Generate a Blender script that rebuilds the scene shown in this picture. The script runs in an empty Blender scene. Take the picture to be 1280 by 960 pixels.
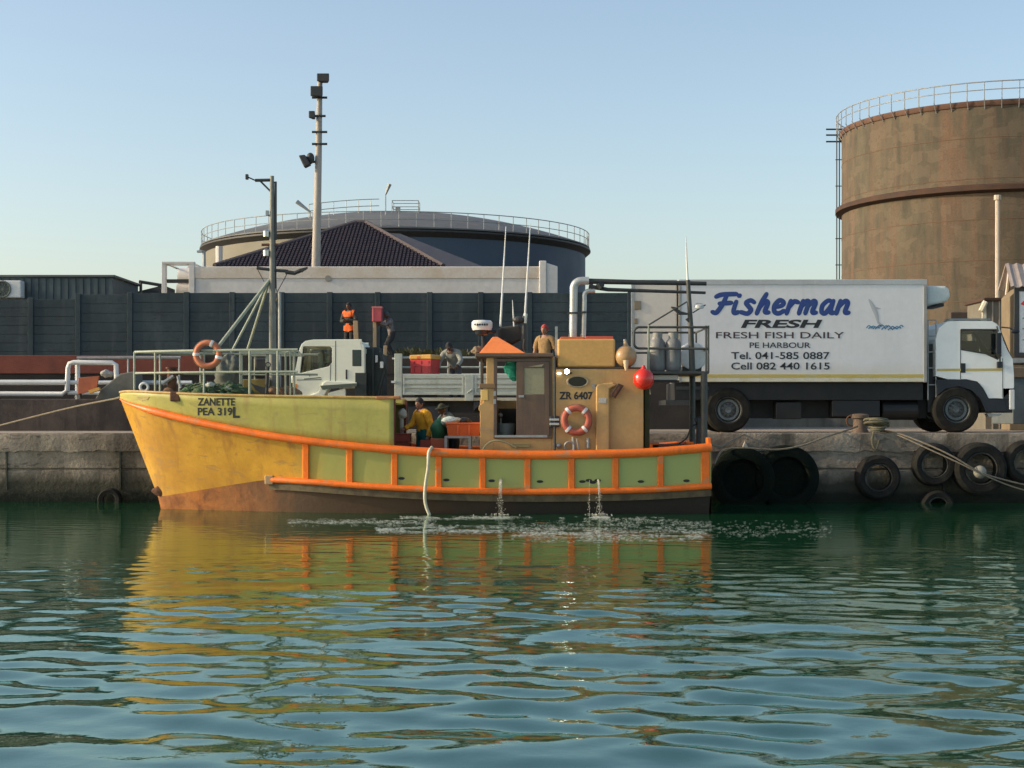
import bpy, bmesh, math, random
import numpy as np
from mathutils import Vector, Matrix, noise as mnoise
random.seed(7); R = math.radians
S = bpy.context.scene
COL = S.collection
# ------------------------------------------------------------------ camera, sky, sun, exposure
EYE = 2.03                      # eye height above the water
F = 2000.0                      # focal length in photo pixels (1280 wide), horizon on row 520
cam = bpy.data.cameras.new('camera'); co = bpy.data.objects.new('camera', cam); COL.objects.link(co)
co.location = (0, 0, EYE); co.rotation_euler = (R(90), 0, 0)
cam.sensor_width = 36; cam.lens = 36*F/1280; cam.shift_y = 40/1280; cam.clip_end = 6000; cam.clip_start = .1
S.camera = co
SUN_EL, SUN_AZ = 22, 5          # elevation; degrees in front of due left
sd = Vector((-math.cos(R(SUN_EL))*math.cos(R(SUN_AZ)), -math.cos(R(SUN_EL))*math.sin(R(SUN_AZ)), math.sin(R(SUN_EL))))
W = bpy.data.worlds.new('World'); S.world = W; W.use_nodes = True
wn, wl = W.node_tree.nodes, W.node_tree.links
bg = wn['Background']; sky = wn.new('ShaderNodeTexSky'); sky.sky_type = 'NISHITA'; sky.sun_disc = False
sky.sun_elevation = R(SUN_EL); sky.sun_rotation = math.atan2(sd.x, sd.y)
sky.air_density = 1.0; sky.dust_density = 2.0; sky.ozone_density = .7; sky.altitude = 0
tint = wn.new('ShaderNodeMix'); tint.data_type = 'RGBA'; tint.blend_type = 'MULTIPLY'; tint.inputs[0].default_value = 1
wl.new(sky.outputs[0], tint.inputs[6]); tint.inputs[7].default_value = (.985, .972, .955, 1); wl.new(tint.outputs[2], bg.inputs[0]); bg.inputs[1].default_value = .12
sl = bpy.data.lights.new('sun', 'SUN'); so = bpy.data.objects.new('sun', sl); COL.objects.link(so)
sl.energy = 2.0; sl.angle = R(.6); sl.color = (1, .83, .6)
so.rotation_euler = (-sd).to_track_quat('-Z', 'Y').to_euler()
V = S.view_settings; V.view_transform = 'Standard'; V.look = 'None'; V.exposure = 0.88; V.gamma = 1
S.render.engine = 'CYCLES'; S.cycles.max_bounces = 6; S.cycles.use_denoising = True

# ------------------------------------------------------------------ helpers
def PX(px, Y): return (px-640)*Y/F
def PZ(py, Y): return EYE-(py-520)*Y/F
def P(px, py, Y): return Vector((PX(px, Y), Y, PZ(py, Y)))
def lin(c):
    return tuple(((v/255)/12.92 if v/255 <= .04045 else ((v/255+.055)/1.055)**2.4) for v in c)
MATS = {}
def M(name, c, c2=None, sc=3., lo=.42, hi=.68, rough=.55, metal=0., spec=.5, bump=0., bsc=20., streak=None, ssc=5., slo=.5, shi=.75,
      emit=0., trans=0., fine=.12, squash=(1, 1, 1), coat=0., grad=(), cells=None, scuff=None):
    """procedural paint / metal / concrete: base colour, blotches, vertical streaks, fine tone, bump"""
    if name in MATS: return MATS[name]
    m = bpy.data.materials.new(name); m.use_nodes = True; MATS[name] = m
    n, l = m.node_tree.nodes, m.node_tree.links
    b = n['Principled BSDF']; b.inputs['Roughness'].default_value = rough; b.inputs['Metallic'].default_value = metal
    b.inputs['Specular IOR Level'].default_value = spec
    b.inputs['Coat Weight'].default_value = coat; b.inputs['Coat Roughness'].default_value = .15
    tc = n.new('ShaderNodeTexCoord')
    def noise(scale, detail=6, sq=(1, 1, 1), dist=0.):
        mp = n.new('ShaderNodeMapping'); mp.inputs['Scale'].default_value = sq
        l.new(tc.outputs['Object'], mp.inputs[0])
        t = n.new('ShaderNodeTexNoise'); t.inputs['Scale'].default_value = scale; t.inputs['Detail'].default_value = detail
        t.inputs['Roughness'].default_value = .62; t.inputs['Distortion'].default_value = dist
        l.new(mp.outputs[0], t.inputs['Vector']); return t.outputs['Fac']
    def ramp(f, a, z):
        r = n.new('ShaderNodeMapRange'); r.inputs['From Min'].default_value = a; r.inputs['From Max'].default_value = z
        l.new(f, r.inputs[0]); return r.outputs[0]
    def mix(f, a, bcol):
        x = n.new('ShaderNodeMix'); x.data_type = 'RGBA'; l.new(f, x.inputs[0])
        if isinstance(a, tuple): x.inputs[6].default_value = (*a, 1)
        else: l.new(a, x.inputs[6])
        x.inputs[7].default_value = (*bcol, 1); return x.outputs[2]
    col = tuple(c)
    if c2 is not None: col = mix(ramp(noise(sc, 8, squash, .3), lo, hi), col, tuple(c2))
    if streak is not None: col = mix(ramp(noise(ssc, 5, (1, 1, .07)), slo, shi), col, tuple(streak))
    if fine:
        f = ramp(noise(sc*9, 3), .3, .7)
        mm = n.new('ShaderNodeMath'); mm.operation = 'MULTIPLY'; l.new(f, mm.inputs[0]); mm.inputs[1].default_value = fine*2
        col = mix(mm.outputs[0], col, tuple(v*.45 for v in c))
    if cells is not None:                     # squarish patches of old and newer paint
        csc, ccol, camt = cells
        mp = n.new('ShaderNodeMapping'); mp.inputs['Scale'].default_value = (1, 1, 1.3); l.new(tc.outputs['Object'], mp.inputs[0])
        nz = n.new('ShaderNodeTexNoise'); nz.inputs['Scale'].default_value = 1.2; nz.inputs['Detail'].default_value = 5; l.new(mp.outputs[0], nz.inputs['Vector'])
        va = n.new('ShaderNodeMix'); va.data_type = 'VECTOR'; va.inputs[0].default_value = .12; l.new(mp.outputs[0], va.inputs[4]); l.new(nz.outputs['Color'], va.inputs[5])
        vo = n.new('ShaderNodeTexVoronoi'); vo.distance = 'CHEBYCHEV'; vo.inputs['Scale'].default_value = csc; vo.inputs['Randomness'].default_value = .8; l.new(va.outputs[1], vo.inputs['Vector'])
        sp = n.new('ShaderNodeSeparateColor'); l.new(vo.outputs['Color'], sp.inputs[0]); mu = n.new('ShaderNodeMath'); mu.operation = 'MULTIPLY'; l.new(ramp(sp.outputs[0], .45, .8), mu.inputs[0]); mu.inputs[1].default_value = camt
        col = mix(mu.outputs[0], col, ccol)
    if scuff is not None: col = mix(ramp(noise(5., 7, (.35, 1, 1.3), .6), .57, .64), col, scuff)
    for axis, a, z, wob, gcol in grad:        # paint change or tide stain along one axis with a ragged edge
        sx = n.new('ShaderNodeSeparateXYZ'); l.new(tc.outputs['Object'], sx.inputs[0])
        ad = n.new('ShaderNodeMath'); ad.operation = 'MULTIPLY_ADD'; l.new(noise(2.2, 6, (1, 1, .5)), ad.inputs[0]); ad.inputs[1].default_value = wob; l.new(sx.outputs[axis], ad.inputs[2])
        if isinstance(col, tuple): rgb = n.new('ShaderNodeRGB'); rgb.outputs[0].default_value = (*col, 1); col = rgb.outputs[0]
        col = mix(ramp(ad.outputs[0], a+wob*.5, z+wob*.5), col, gcol)
    if isinstance(col, tuple): b.inputs['Base Color'].default_value = (*col, 1)
    else: l.new(col, b.inputs['Base Color'])
    if fine:
        rr = n.new('ShaderNodeMapRange'); rr.inputs['To Min'].default_value = max(.03, rough-.12); rr.inputs['To Max'].default_value = min(1, rough+.15)
        l.new(noise(sc*2, 4), rr.inputs[0]); l.new(rr.outputs[0], b.inputs['Roughness'])
    if bump:
        bp = n.new('ShaderNodeBump'); bp.inputs['Strength'].default_value = bump; bp.inputs['Distance'].default_value = .03
        l.new(noise(bsc, 6), bp.inputs['Height']); l.new(bp.outputs[0], b.inputs['Normal'])
    if emit:
        b.inputs['Emission Color'].default_value = (*c, 1); b.inputs['Emission Strength'].default_value = emit
    if trans: b.inputs['Transmission Weight'].default_value = trans
    return m

ORG = {}
class MB:
    """collects shapes and links them as ONE mesh object"""
    def __init__(s): s.v, s.f, s.mi, s.cur = [], [], [], 0
    def add(s, vs, fs):
        o = len(s.v); s.v += [Vector(v) for v in vs]; s.f += [tuple(i+o for i in f) for f in fs]; s.mi += [s.cur]*len(fs); return s
    def box(s, x0, x1, y0, y1, z0, z1):
        if x0 > x1: x0, x1 = x1, x0
        if z0 > z1: z0, z1 = z1, z0
        return s.add([(x0,y0,z0),(x1,y0,z0),(x1,y1,z0),(x0,y1,z0),(x0,y0,z1),(x1,y0,z1),(x1,y1,z1),(x0,y1,z1)],
                     [(3,2,1,0),(4,5,6,7),(0,1,5,4),(1,2,6,5),(2,3,7,6),(3,0,4,7)])
    def pbox(s, a, b, t, u, Y0, Y1):          # photo rectangle a..b (columns), t..u (rows) read at depth Y0, extruded to Y1
        return s.box(PX(a, Y0), PX(b, Y0), Y0, Y1, PZ(u, Y0), PZ(t, Y0))
    def prism(s, pts, y0, y1):                # polygon of (x, z) extruded along y
        n = len(pts); area = sum(pts[i][0]*pts[(i+1) % n][1]-pts[(i+1) % n][0]*pts[i][1] for i in range(n))
        if area < 0: pts = pts[::-1]
        return s.add([(x, y0, z) for x, z in pts]+[(x, y1, z) for x, z in pts],
                     [tuple(range(n)), tuple(range(2*n-1, n-1, -1))]+[(i, i+n, (i+1) % n+n, (i+1) % n) for i in range(n)])
    def pprism(s, pts, Y0, Y1): return s.prism([(PX(a, Y0), PZ(b, Y0)) for a, b in pts], Y0, Y1)
    def tube(s, path, r, n=8, cap=True):
        path = [Vector(p) for p in path]; k = len(path); rs = r if isinstance(r, (list, tuple)) else [r]*k
        vs, fs = [], []; up = None
        for i, p in enumerate(path):
            d = (path[min(i+1, k-1)]-path[max(i-1, 0)]).normalized()
            if up is None: up = d.orthogonal().normalized()
            up = (up-d*up.dot(d)); up = up.normalized() if up.length > 1e-6 else d.orthogonal().normalized()
            w = d.cross(up)
            for j in range(n):
                a = 2*math.pi*j/n; vs.append(p+(up*math.cos(a)+w*math.sin(a))*rs[i])
        for i in range(k-1):
            for j in range(n): fs.append((i*n+j, i*n+(j+1) % n, (i+1)*n+(j+1) % n, (i+1)*n+j))
        if cap: fs += [tuple(range(n-1, -1, -1)), tuple((k-1)*n+j for j in range(n))]
        return s.add(vs, fs)
    def lathe(s, prof, c, axis=(0, 0, 1), n=24):   # prof: (radius, height along axis)
        ax = Vector(axis).normalized(); u = ax.orthogonal().normalized(); w = ax.cross(u); c = Vector(c)
        vs, fs = [], []
        for r, h in prof:
            for j in range(n):
                a = 2*math.pi*j/n; vs.append(c+ax*h+(u*math.cos(a)+w*math.sin(a))*max(r, 1e-4))
        for i in range(len(prof)-1):
            for j in range(n): fs.append((i*n+j, i*n+(j+1) % n, (i+1)*n+(j+1) % n, (i+1)*n+j))
        return s.add(vs, fs)
    def torus(s, c, axis, R0, r0, n=32, m=12, a0=0, a1=2*math.pi, sq=1.):
        ax = Vector(axis).normalized(); u = ax.orthogonal().normalized(); w = ax.cross(u); c = Vector(c)
        full = abs(a1-a0-2*math.pi) < 1e-6; N = n if full else n+1; vs, fs = [], []
        for i in range(N):
            a = a0+(a1-a0)*i/n; d = u*math.cos(a)+w*math.sin(a)
            for j in range(m):
                b = 2*math.pi*j/m; vs.append(c+d*(R0+r0*math.cos(b))+ax*(r0*sq*math.sin(b)))
        for i in range(n if full else n):
            i2 = (i+1) % N
            for j in range(m): fs.append((i*m+j, i2*m+j, i2*m+(j+1) % m, i*m+(j+1) % m))
        return s.add(vs, fs)
    def ball(s, c, r, n=20, m=14):
        rx, ry, rz = r if isinstance(r, (tuple, list)) else (r, r, r); c = Vector(c); vs, fs = [], []
        for i in range(m+1):
            t = math.pi*i/m
            for j in range(n):
                a = 2*math.pi*j/n; vs.append(c+Vector((rx*math.sin(t)*math.cos(a), ry*math.sin(t)*math.sin(a), rz*math.cos(t))))
        for i in range(m):
            for j in range(n): fs.append((i*n+j, (i+1)*n+j, (i+1)*n+(j+1) % n, i*n+(j+1) % n))
        return s.add(vs, fs)
    def lump(s, c, r, amp=.25, freq=3., n=28, m=18, flat=True, seed=0):
        o = len(s.v); s.ball(c, r, n, m); c = Vector(c)
        for k in range(o, len(s.v)):
            d = s.v[k]-c; q = mnoise.noise(d*freq+Vector((seed*7.1, seed*3.3, seed)))+.5*mnoise.noise(d*freq*2.3+Vector((seed, 9, 2)))
            s.v[k] = c+d*(1+amp*q)
            if flat and s.v[k].z < c.z: s.v[k].z = c.z-(c.z-s.v[k].z)*.05
        return s
    def grid(s, rows, closed=False):
        n = len(rows[0]); vs = [p for r in rows for p in r]; fs = []
        for i in range(len(rows)-1):
            for j in range(n-1): fs.append((i*n+j, i*n+j+1, (i+1)*n+j+1, (i+1)*n+j))
        return s.add(vs, fs)
    def build(s, name, mat, parent=None, smooth=False, bev=0., seg=2, angle=35, fixn=True):
        me = bpy.data.meshes.new(name)
        if parent is not None: org = ORG[parent.name]
        else:
            a = np.array([tuple(v) for v in s.v]); org = Vector(((a[:,0].min()+a[:,0].max())/2, (a[:,1].min()+a[:,1].max())/2, a[:,2].min()))
        me.from_pydata([v-org for v in s.v], [], s.f)
        for m in (mat if isinstance(mat, (list, tuple)) else [mat]): me.materials.append(m)
        if any(s.mi): me.polygons.foreach_set('material_index', s.mi)
        if fixn:
            b = bmesh.new(); b.from_mesh(me); bmesh.ops.remove_doubles(b, verts=b.verts, dist=1e-5)
            bmesh.ops.recalc_face_normals(b, faces=b.faces); b.to_mesh(me); b.free()
        if smooth:
            me.polygons.foreach_set('use_smooth', [True]*len(me.polygons))
        me.update()
        o = bpy.data.objects.new(name, me); COL.objects.link(o)
        if parent is not None: o.parent = parent
        else: o.location = org
        ORG[o.name] = org
        if bev:
            k = o.modifiers.new('bevel', 'BEVEL'); k.width = bev; k.segments = seg; k.limit_method = 'ANGLE'; k.angle_limit = R(angle); k.harden_normals = False
        if smooth and smooth != 'all':
            try: me.set_sharp_from_angle(angle=R(38))
            except Exception: pass
        return o
def tag(o, label, cat, group=None, kind=None):
    if label: o['label'] = label
    if cat: o['category'] = cat
    if group: o['group'] = group
    if kind: o['kind'] = kind
    return o
def thing(name, label, cat, loc, group=None):
    o = bpy.data.objects.new(name, None); COL.objects.link(o); o.location = loc; o.empty_display_size = .2
    ORG[o.name] = Vector(loc); return tag(o, label, cat, group)
def struct(o): o['kind'] = 'structure'; return o
def copy_tree(o, parent=None, shift=None):
    c = o.copy(); COL.objects.link(c)
    if parent is not None: c.parent = parent
    if shift is not None: c.location = o.location+Vector(shift)
    ORG[c.name] = ORG[o.name]+(Vector(shift) if shift is not None else Vector())
    for ch in list(o.children): copy_tree(ch, c)
    return c
def arc(c, r, a0, a1, n, plane='xz'):
    out = []
    for i in range(n+1):
        a = R(a0+(a1-a0)*i/n); q = (math.cos(a)*r, math.sin(a)*r)
        out.append(Vector(c)+(Vector((q[0], 0, q[1])) if plane == 'xz' else Vector((q[0], q[1], 0))))
    return out
def spline(pts, n=10):
    pts = [Vector(p) for p in pts]; out = []
    for i in range(len(pts)-1):
        p0, p1, p2, p3 = pts[max(i-1, 0)], pts[i], pts[i+1], pts[min(i+2, len(pts)-1)]
        for k in range(n):
            t = k/n; out.append(.5*((2*p1)+(p2-p0)*t+(2*p0-5*p1+4*p2-p3)*t*t+(3*p1-p0-3*p2+p3)*t**3))
    return out+[pts[-1]]
def font_mesh(body, shear=0., bold=0., extrude=.004, align='LEFT'):
    cu = bpy.data.curves.new('txt', 'FONT'); cu.body = body; cu.size = 1; cu.shear = shear; cu.offset = bold; cu.extrude = extrude; cu.resolution_u = 4
    o = bpy.data.objects.new('txt', cu); COL.objects.link(o)
    dg = bpy.context.evaluated_depsgraph_get(); me = bpy.data.meshes.new_from_object(o.evaluated_get(dg))
    vs = [v.co.copy() for v in me.vertices]; fs = [tuple(p.vertices) for p in me.polygons]
    bpy.data.objects.remove(o); bpy.data.curves.remove(cu); bpy.data.meshes.remove(me); return vs, fs
def text(body, a, b, t, u, place, shear=0., bold=0.):
    """letters fitted to the photo box a..b, t..u; place(px, py, lift) gives the point on the lettered surface"""
    vs, fs = font_mesh(body, shear, bold)
    xs = [v.x for v in vs]; ys = [v.y for v in vs]; x0, x1, y0, y1 = min(xs), max(xs), min(ys), max(ys)
    m = MB(); m.add([place(a+(v.x-x0)/(x1-x0)*(b-a), u-(v.y-y0)/(y1-y0)*(u-t), (.0022 if v.z > 0 else .0006)) for v in vs], fs); return m

# ------------------------------------------------------------------ materials
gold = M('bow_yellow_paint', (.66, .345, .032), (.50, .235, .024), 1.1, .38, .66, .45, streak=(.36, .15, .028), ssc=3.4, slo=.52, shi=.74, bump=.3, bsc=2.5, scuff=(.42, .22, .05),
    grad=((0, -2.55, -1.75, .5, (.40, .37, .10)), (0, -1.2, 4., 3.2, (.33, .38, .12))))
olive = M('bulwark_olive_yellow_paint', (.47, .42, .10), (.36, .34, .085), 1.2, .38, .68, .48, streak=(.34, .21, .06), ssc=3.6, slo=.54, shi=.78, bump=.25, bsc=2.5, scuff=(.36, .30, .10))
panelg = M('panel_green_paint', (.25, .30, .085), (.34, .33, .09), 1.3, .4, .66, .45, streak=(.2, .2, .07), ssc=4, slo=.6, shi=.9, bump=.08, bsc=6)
orange = M('orange_paint', (.95, .19, .012), (.70, .14, .014), 2.4, .42, .72, .42, streak=(.50, .15, .03), ssc=6, slo=.58, shi=.85, bump=.2, bsc=9, scuff=(.55, .22, .08))
tan = M('wheelhouse_tan_paint', (.62, .38, .135), (.52, .31, .115), 1.1, .38, .7, .45, streak=(.40, .21, .07), ssc=3, slo=.57, shi=.85, bump=.12, bsc=3, scuff=(.50, .33, .15))
tan2 = M('locker_tan_paint', (.72, .40, .115), (.62, .35, .10), 1.8, .4, .75, .42, bump=.03)
brown = M('brown_door_paint', (.115, .075, .052), (.16, .10, .06), 3, .4, .7, .5, streak=(.2, .12, .06), ssc=8, slo=.55, shi=.85)
orlight = M('orange_roof_cover', (.98, .27, .06), (.82, .22, .06), 2, .45, .8, .4)
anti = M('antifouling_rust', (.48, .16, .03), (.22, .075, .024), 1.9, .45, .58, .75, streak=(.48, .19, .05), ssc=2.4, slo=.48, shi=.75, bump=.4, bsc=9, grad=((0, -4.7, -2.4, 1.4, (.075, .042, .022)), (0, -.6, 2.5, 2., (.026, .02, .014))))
foul = M('fouled_bottom', (.045, .028, .018), (.02, .016, .012), 2.2, .4, .66, .8, streak=(.09, .045, .02), ssc=3, slo=.55, shi=.8, bump=.5, bsc=10)
steel = M('galvanised_steel', (.42, .44, .42), (.3, .3, .28), 6, .4, .7, .42, metal=.35)
palegreen = M('pale_green_rail_paint', (.36, .39, .29), (.25, .27, .19), 5, .45, .75, .5, streak=(.3, .18, .08), ssc=9, slo=.66, shi=.9)
white = M('white_paint', (.74, .75, .72), (.62, .62, .57), 1.2, .45, .8, .38, streak=(.5, .48, .42), ssc=3, slo=.66, shi=.95)
boxwhite = M('truck_box_white', (.74, .74, .73), (.66, .67, .66), .8, .4, .8, .36, streak=(.58, .57, .53), ssc=2.5, slo=.56, shi=.9, fine=.05, grad=((2, 1.75, 1.25, .5, (.60, .57, .48)),))
doorcream = M('inner_door_cream', (.70, .64, .55), (.62, .56, .48), 1, .4, .8, .5, fine=.06)
greenwhite = M('cab_pale_green_white', (.84, .86, .70), (.74, .78, .62), 1.5, .45, .8, .35, fine=.03)
greyside = M('dropside_grey_green', (.52, .57, .49), (.40, .44, .37), 2.5, .45, .75, .5, streak=(.3, .27, .2), ssc=7, slo=.6, shi=.85)
black = M('black_rubber', (.014, .014, .012), (.034, .032, .026), 4, .42, .7, .85, spec=.18, bump=.3, bsc=30)
darkm = M('dark_steel', (.032, .036, .037), (.06, .055, .05), 4, .45, .75, .55)
navy = M('dark_blue_plastic', (.010, .015, .022), (.018, .023, .03), 3, .4, .7, .5)
glass = M('dark_glass', (.012, .017, .016), None, rough=.06, spec=.6, fine=0)
seeglass = M('window_pane', (.9, .95, .92), None, rough=.03, trans=1., fine=0)
yellow = M('yellow_stripe', (.56, .43, .10), (.52, .46, .22), 2.5, .45, .7, .5)
cream = M('pale_cream_skirt', (.70, .66, .50), (.6, .52, .3), 3, .45, .7, .5)
ink = M('black_lettering', (.022, .022, .024), None, rough=.5, fine=0)
blueink = M('blue_lettering', (.022, .055, .25), (.03, .07, .22), 4, rough=.45)
tealink = M('blue_splash_print', (.06, .22, .36), (.03, .12, .26), 8, rough=.5)
paleink = M('pale_grey_print', (.44, .45, .46), None, rough=.5, fine=0)
concrete = M('quay_concrete', (.37, .31, .235), (.21, .172, .128), 1.3, .38, .62, .9, streak=(.075, .06, .042), ssc=1.3, slo=.52, shi=.62, bump=1., bsc=11, fine=.3, scuff=(.12, .10, .075), grad=((2, 1.95, 1.62, .55, (.045, .042, .026)), (2, 1.5, 1.38, .25, (.012, .015, .008))))
deckconc = M('quay_top_concrete', (.40, .33, .24), (.27, .22, .16), 1.4, .4, .7, .9, bump=.4, bsc=8)
weed = M('wet_weed_stone', (.022, .026, .014), (.035, .036, .018), 3, .4, .7, .6, bump=.8, bsc=8)
fencem = M('blue_black_fence_concrete', (.036, .060, .070), (.018, .033, .040), .35, .36, .64, .8, streak=(.065, .082, .085), ssc=1.6, slo=.54, shi=.8, scuff=(.022, .035, .04), bump=.35, bsc=6)
maroon = M('red_brown_wall_paint', (.20, .05, .03), (.12, .04, .03), 1.2, .4, .7, .8, bump=.3)
earth = M('dusty_ground', (.16, .13, .09), (.11, .09, .06), .6, .4, .7, .95)
tanklit = M('tank_sunlit_cream', (.19, .18, .135), (.145, .14, .11), .25, .4, .7, .65, streak=(.2, .19, .15), ssc=.8, slo=.58, shi=.85, fine=.05)  # lit tone of the tank shell; the navy below is its shaded tone
tanknavy = M('tank_shaded_navy', (.045, .075, .12), (.055, .09, .12), .22, .4, .7, .6, streak=(.035, .06, .09), ssc=.6, slo=.55, shi=.85, fine=.05)
tankroof = M('tank_roof_grey', (.15, .155, .15), (.11, .115, .115), .4, .4, .7, .7, streak=(.25, .18, .12), ssc=.6, slo=.62, shi=.8)
rust = M('tank_rust_brown', (.122, .104, .066), (.072, .064, .044), 1.3, .36, .64, .9, squash=(1, 1, .3), streak=(.172, .102, .062), ssc=1.5, slo=.44, shi=.68, bump=.3, bsc=2, fine=.2, cells=(1.5, (.165, .122, .08), .4), scuff=(.10, .075, .05))
rustdark = M('dark_rust', (.055, .03, .02), (.09, .045, .025), 1.2, .4, .7, .85)
tile = M('dark_roof_tile', (.055, .042, .055), (.075, .055, .06), 2, .4, .7, .7)
cont = M('container_white', (.72, .69, .63), (.64, .60, .54), .6, .4, .75, .45, streak=(.5, .32, .16), ssc=.9, slo=.68, shi=.85)
cabin = M('cabin_blue_grey', (.075, .105, .112), (.06, .085, .09), 1.2, .4, .7, .6, streak=(.05, .07, .07), ssc=4)
wood = M('pale_timber', (.45, .32, .18), (.35, .24, .13), 6, .4, .7, .7, squash=(1, 1, .1))
red = M('red_plastic', (.62, .045, .045), (.5, .05, .05), 3, .45, .8, .4)
yelp = M('yellow_plastic', (.72, .38, .07), (.6, .34, .08), 3, .45, .8, .4)
orp = M('orange_plastic', (.72, .14, .025), (.58, .12, .03), 3, .45, .8, .42)
redflt = M('red_float_vinyl', (.72, .035, .018), (.6, .035, .02), 4, .4, .8, .25, coat=.4)
tanflt = M('tan_float_vinyl', (.48, .29, .12), (.36, .22, .1), 5, .4, .75, .4, coat=.2)
buoyor = M('faded_orange_canvas', (.62, .20, .09), (.5, .15, .08), 5, .4, .75, .65)
buoyrd = M('faded_red_canvas', (.50, .12, .07), (.4, .1, .06), 5, .4, .75, .65)
gasgrey = M('gas_bottle_grey', (.23, .235, .225), (.17, .17, .16), 4, .4, .75, .5, streak=(.16, .1, .07), ssc=8)
rope = M('sun_bleached_rope', (.26, .215, .15), (.17, .135, .09), 14, .4, .7, .9)
greennet = M('green_net', (.05, .13, .06), (.14, .17, .09), 5, .4, .62, .9, bump=1., bsc=22)
tealc = M('teal_cloth', (.05, .52, .36), (.04, .36, .27), 4, .4, .7, .8)
tarp = M('grey_tarp', (.13, .14, .11), (.085, .095, .075), 3, .4, .7, .8, bump=.6, bsc=6)
rusty = M('rusty_iron', (.16, .07, .035), (.09, .045, .03), 5, .4, .7, .85, bump=.5)
foamm = M('water_foam', (.58, .60, .52), None, rough=.5, fine=0)
jetm = M('falling_water', (.62, .60, .50), (.45, .45, .38), 12, .4, .7, .25, squash=(1, 1, .2), trans=.25)
leafm = M('weed_leaf', (.15, .13, .05), (.07, .08, .03), 6, .4, .7, .8)
lampglow = M('lit_lamp', (1, .95, .85), None, emit=8., fine=0)
chrome = M('bright_metal', (.62, .62, .6), None, rough=.25, metal=.8, fine=0)
pinkroof = M('faded_pink_sheet', (.42, .355, .315), (.30, .25, .22), 2, .4, .7, .6)
kiosk_t = M('kiosk_tan_wall', (.22, .17, .10), (.17, .13, .08), 2, .4, .7, .8)
amber = M('amber_lens', (.8, .28, .02), None, rough=.3, fine=0)
interior = M('dark_interior', (.03, .028, .025), (.05, .045, .04), 3, rough=.9)

# ------------------------------------------------------------------ the setting: water
def build_water():
    xs = np.concatenate([np.linspace(-300, -14.2, 60), np.arange(-14, 14.001, .036), np.linspace(14.2, 300, 60)])
    ys = np.concatenate([np.linspace(-120, 5.8, 50), np.arange(6, 38.0, .036)])
    Xg, Yg = np.meshgrid(xs, ys); Z = np.zeros_like(Xg); rng = np.random.default_rng(5)
    def sm(a, b, x): t = np.clip((x-a)/(b-a), 0, 1); return t*t*(3-2*t)
    far = sm(25, 14.5, Yg)
    # patches of breeze: low-frequency envelope
    env = np.ones_like(Xg)
    for k in range(7):
        a = rng.uniform(0, math.tau); kk = math.tau/rng.uniform(4, 10)
        env += .22*np.sin(kk*(np.cos(a)*Xg*.6+np.sin(a)*Yg)+rng.uniform(0, math.tau))
    env = np.clip(env, .3, 2)
    big = np.zeros_like(Xg); mid = np.zeros_like(Xg); small = np.zeros_like(Xg)
    for k in range(26):                       # swell left by passing boats
        lam = rng.uniform(.8, 1.9); a = math.pi/2+rng.normal(0, .4); kk = math.tau/lam
        big += lam*.0011*np.sin(kk*(np.cos(a)*Xg+np.sin(a)*Yg)+rng.uniform(0, math.tau))
    for k in range(34):
        lam = rng.uniform(.36, .8); a = math.pi/2+rng.normal(0, .5); kk = math.tau/lam
        mid += lam*.0017*np.sin(kk*(np.cos(a)*Xg+np.sin(a)*Yg)+rng.uniform(0, math.tau))
    for k in range(30):
        lam = rng.uniform(.16, .4); a = rng.uniform(0, math.pi); kk = math.tau/lam
        small += lam*.00050*np.sin(kk*(np.cos(a)*Xg+np.sin(a)*Yg)+rng.uniform(0, math.tau))
    Z = (big*(.10+.90*far)*(1+.7*sm(14, 9.5, Yg))+mid*env*(.16+.84*far)+small*env*(.75+.1*far))
    Z *= ((np.abs(Xg) < 14.1) & (Yg > 5.9))*1.0
    ny, nx = Xg.shape
    me = bpy.data.meshes.new('harbour_water'); me.vertices.add(nx*ny)
    me.vertices.foreach_set('co', np.stack([Xg, Yg, Z], -1).astype(np.float32).ravel())
    idx = np.arange(nx*ny).reshape(ny, nx)
    q = np.stack([idx[:-1,:-1], idx[:-1,1:], idx[1:,1:], idx[1:,:-1]], -1).reshape(-1, 4)
    me.loops.add(q.size); me.loops.foreach_set('vertex_index', q.ravel().astype(np.int32))
    me.polygons.add(len(q)); me.polygons.foreach_set('loop_start', np.arange(0, q.size, 4, dtype=np.int32))
    me.polygons.foreach_set('use_smooth', np.ones(len(q), dtype=bool)); me.update(); me.validate()
    o = bpy.data.objects.new('harbour_water', me); COL.objects.link(o); struct(o)
    m = bpy.data.materials.new('harbour_water'); m.use_nodes = True; n, l = m.node_tree.nodes, m.node_tree.links
    n.remove(n['Principled BSDF']); out = n['Material Output']
    df = n.new('ShaderNodeBsdfDiffuse'); df.inputs['Color'].default_value = (.008, .050, .020, 1)      # murky green harbour water
    gl = n.new('ShaderNodeBsdfGlossy'); gl.inputs['Color'].default_value = (.84, 1, .93, 1); gl.inputs['Roughness'].default_value = .03
    fr = n.new('ShaderNodeFresnel'); fr.inputs['IOR'].default_value = 3.2; mx = n.new('ShaderNodeMixShader')
    tc = n.new('ShaderNodeTexCoord'); t = n.new('ShaderNodeTexNoise'); t.inputs['Scale'].default_value = 9; t.inputs['Detail'].default_value = 3
    l.new(tc.outputs['Object'], t.inputs['Vector']); bp = n.new('ShaderNodeBump'); bp.inputs['Strength'].default_value = .085; bp.inputs['Distance'].default_value = .02
    l.new(t.outputs['Fac'], bp.inputs['Height'])
    for nd in (df, gl, fr): l.new(bp.outputs[0], nd.inputs['Normal'])
    l.new(fr.outputs[0], mx.inputs[0]); l.new(df.outputs[0], mx.inputs[1]); l.new(gl.outputs[0], mx.inputs[2]); l.new(mx.outputs[0], out.inputs['Surface'])
    me.materials.append(m); return o
build_water()

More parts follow.
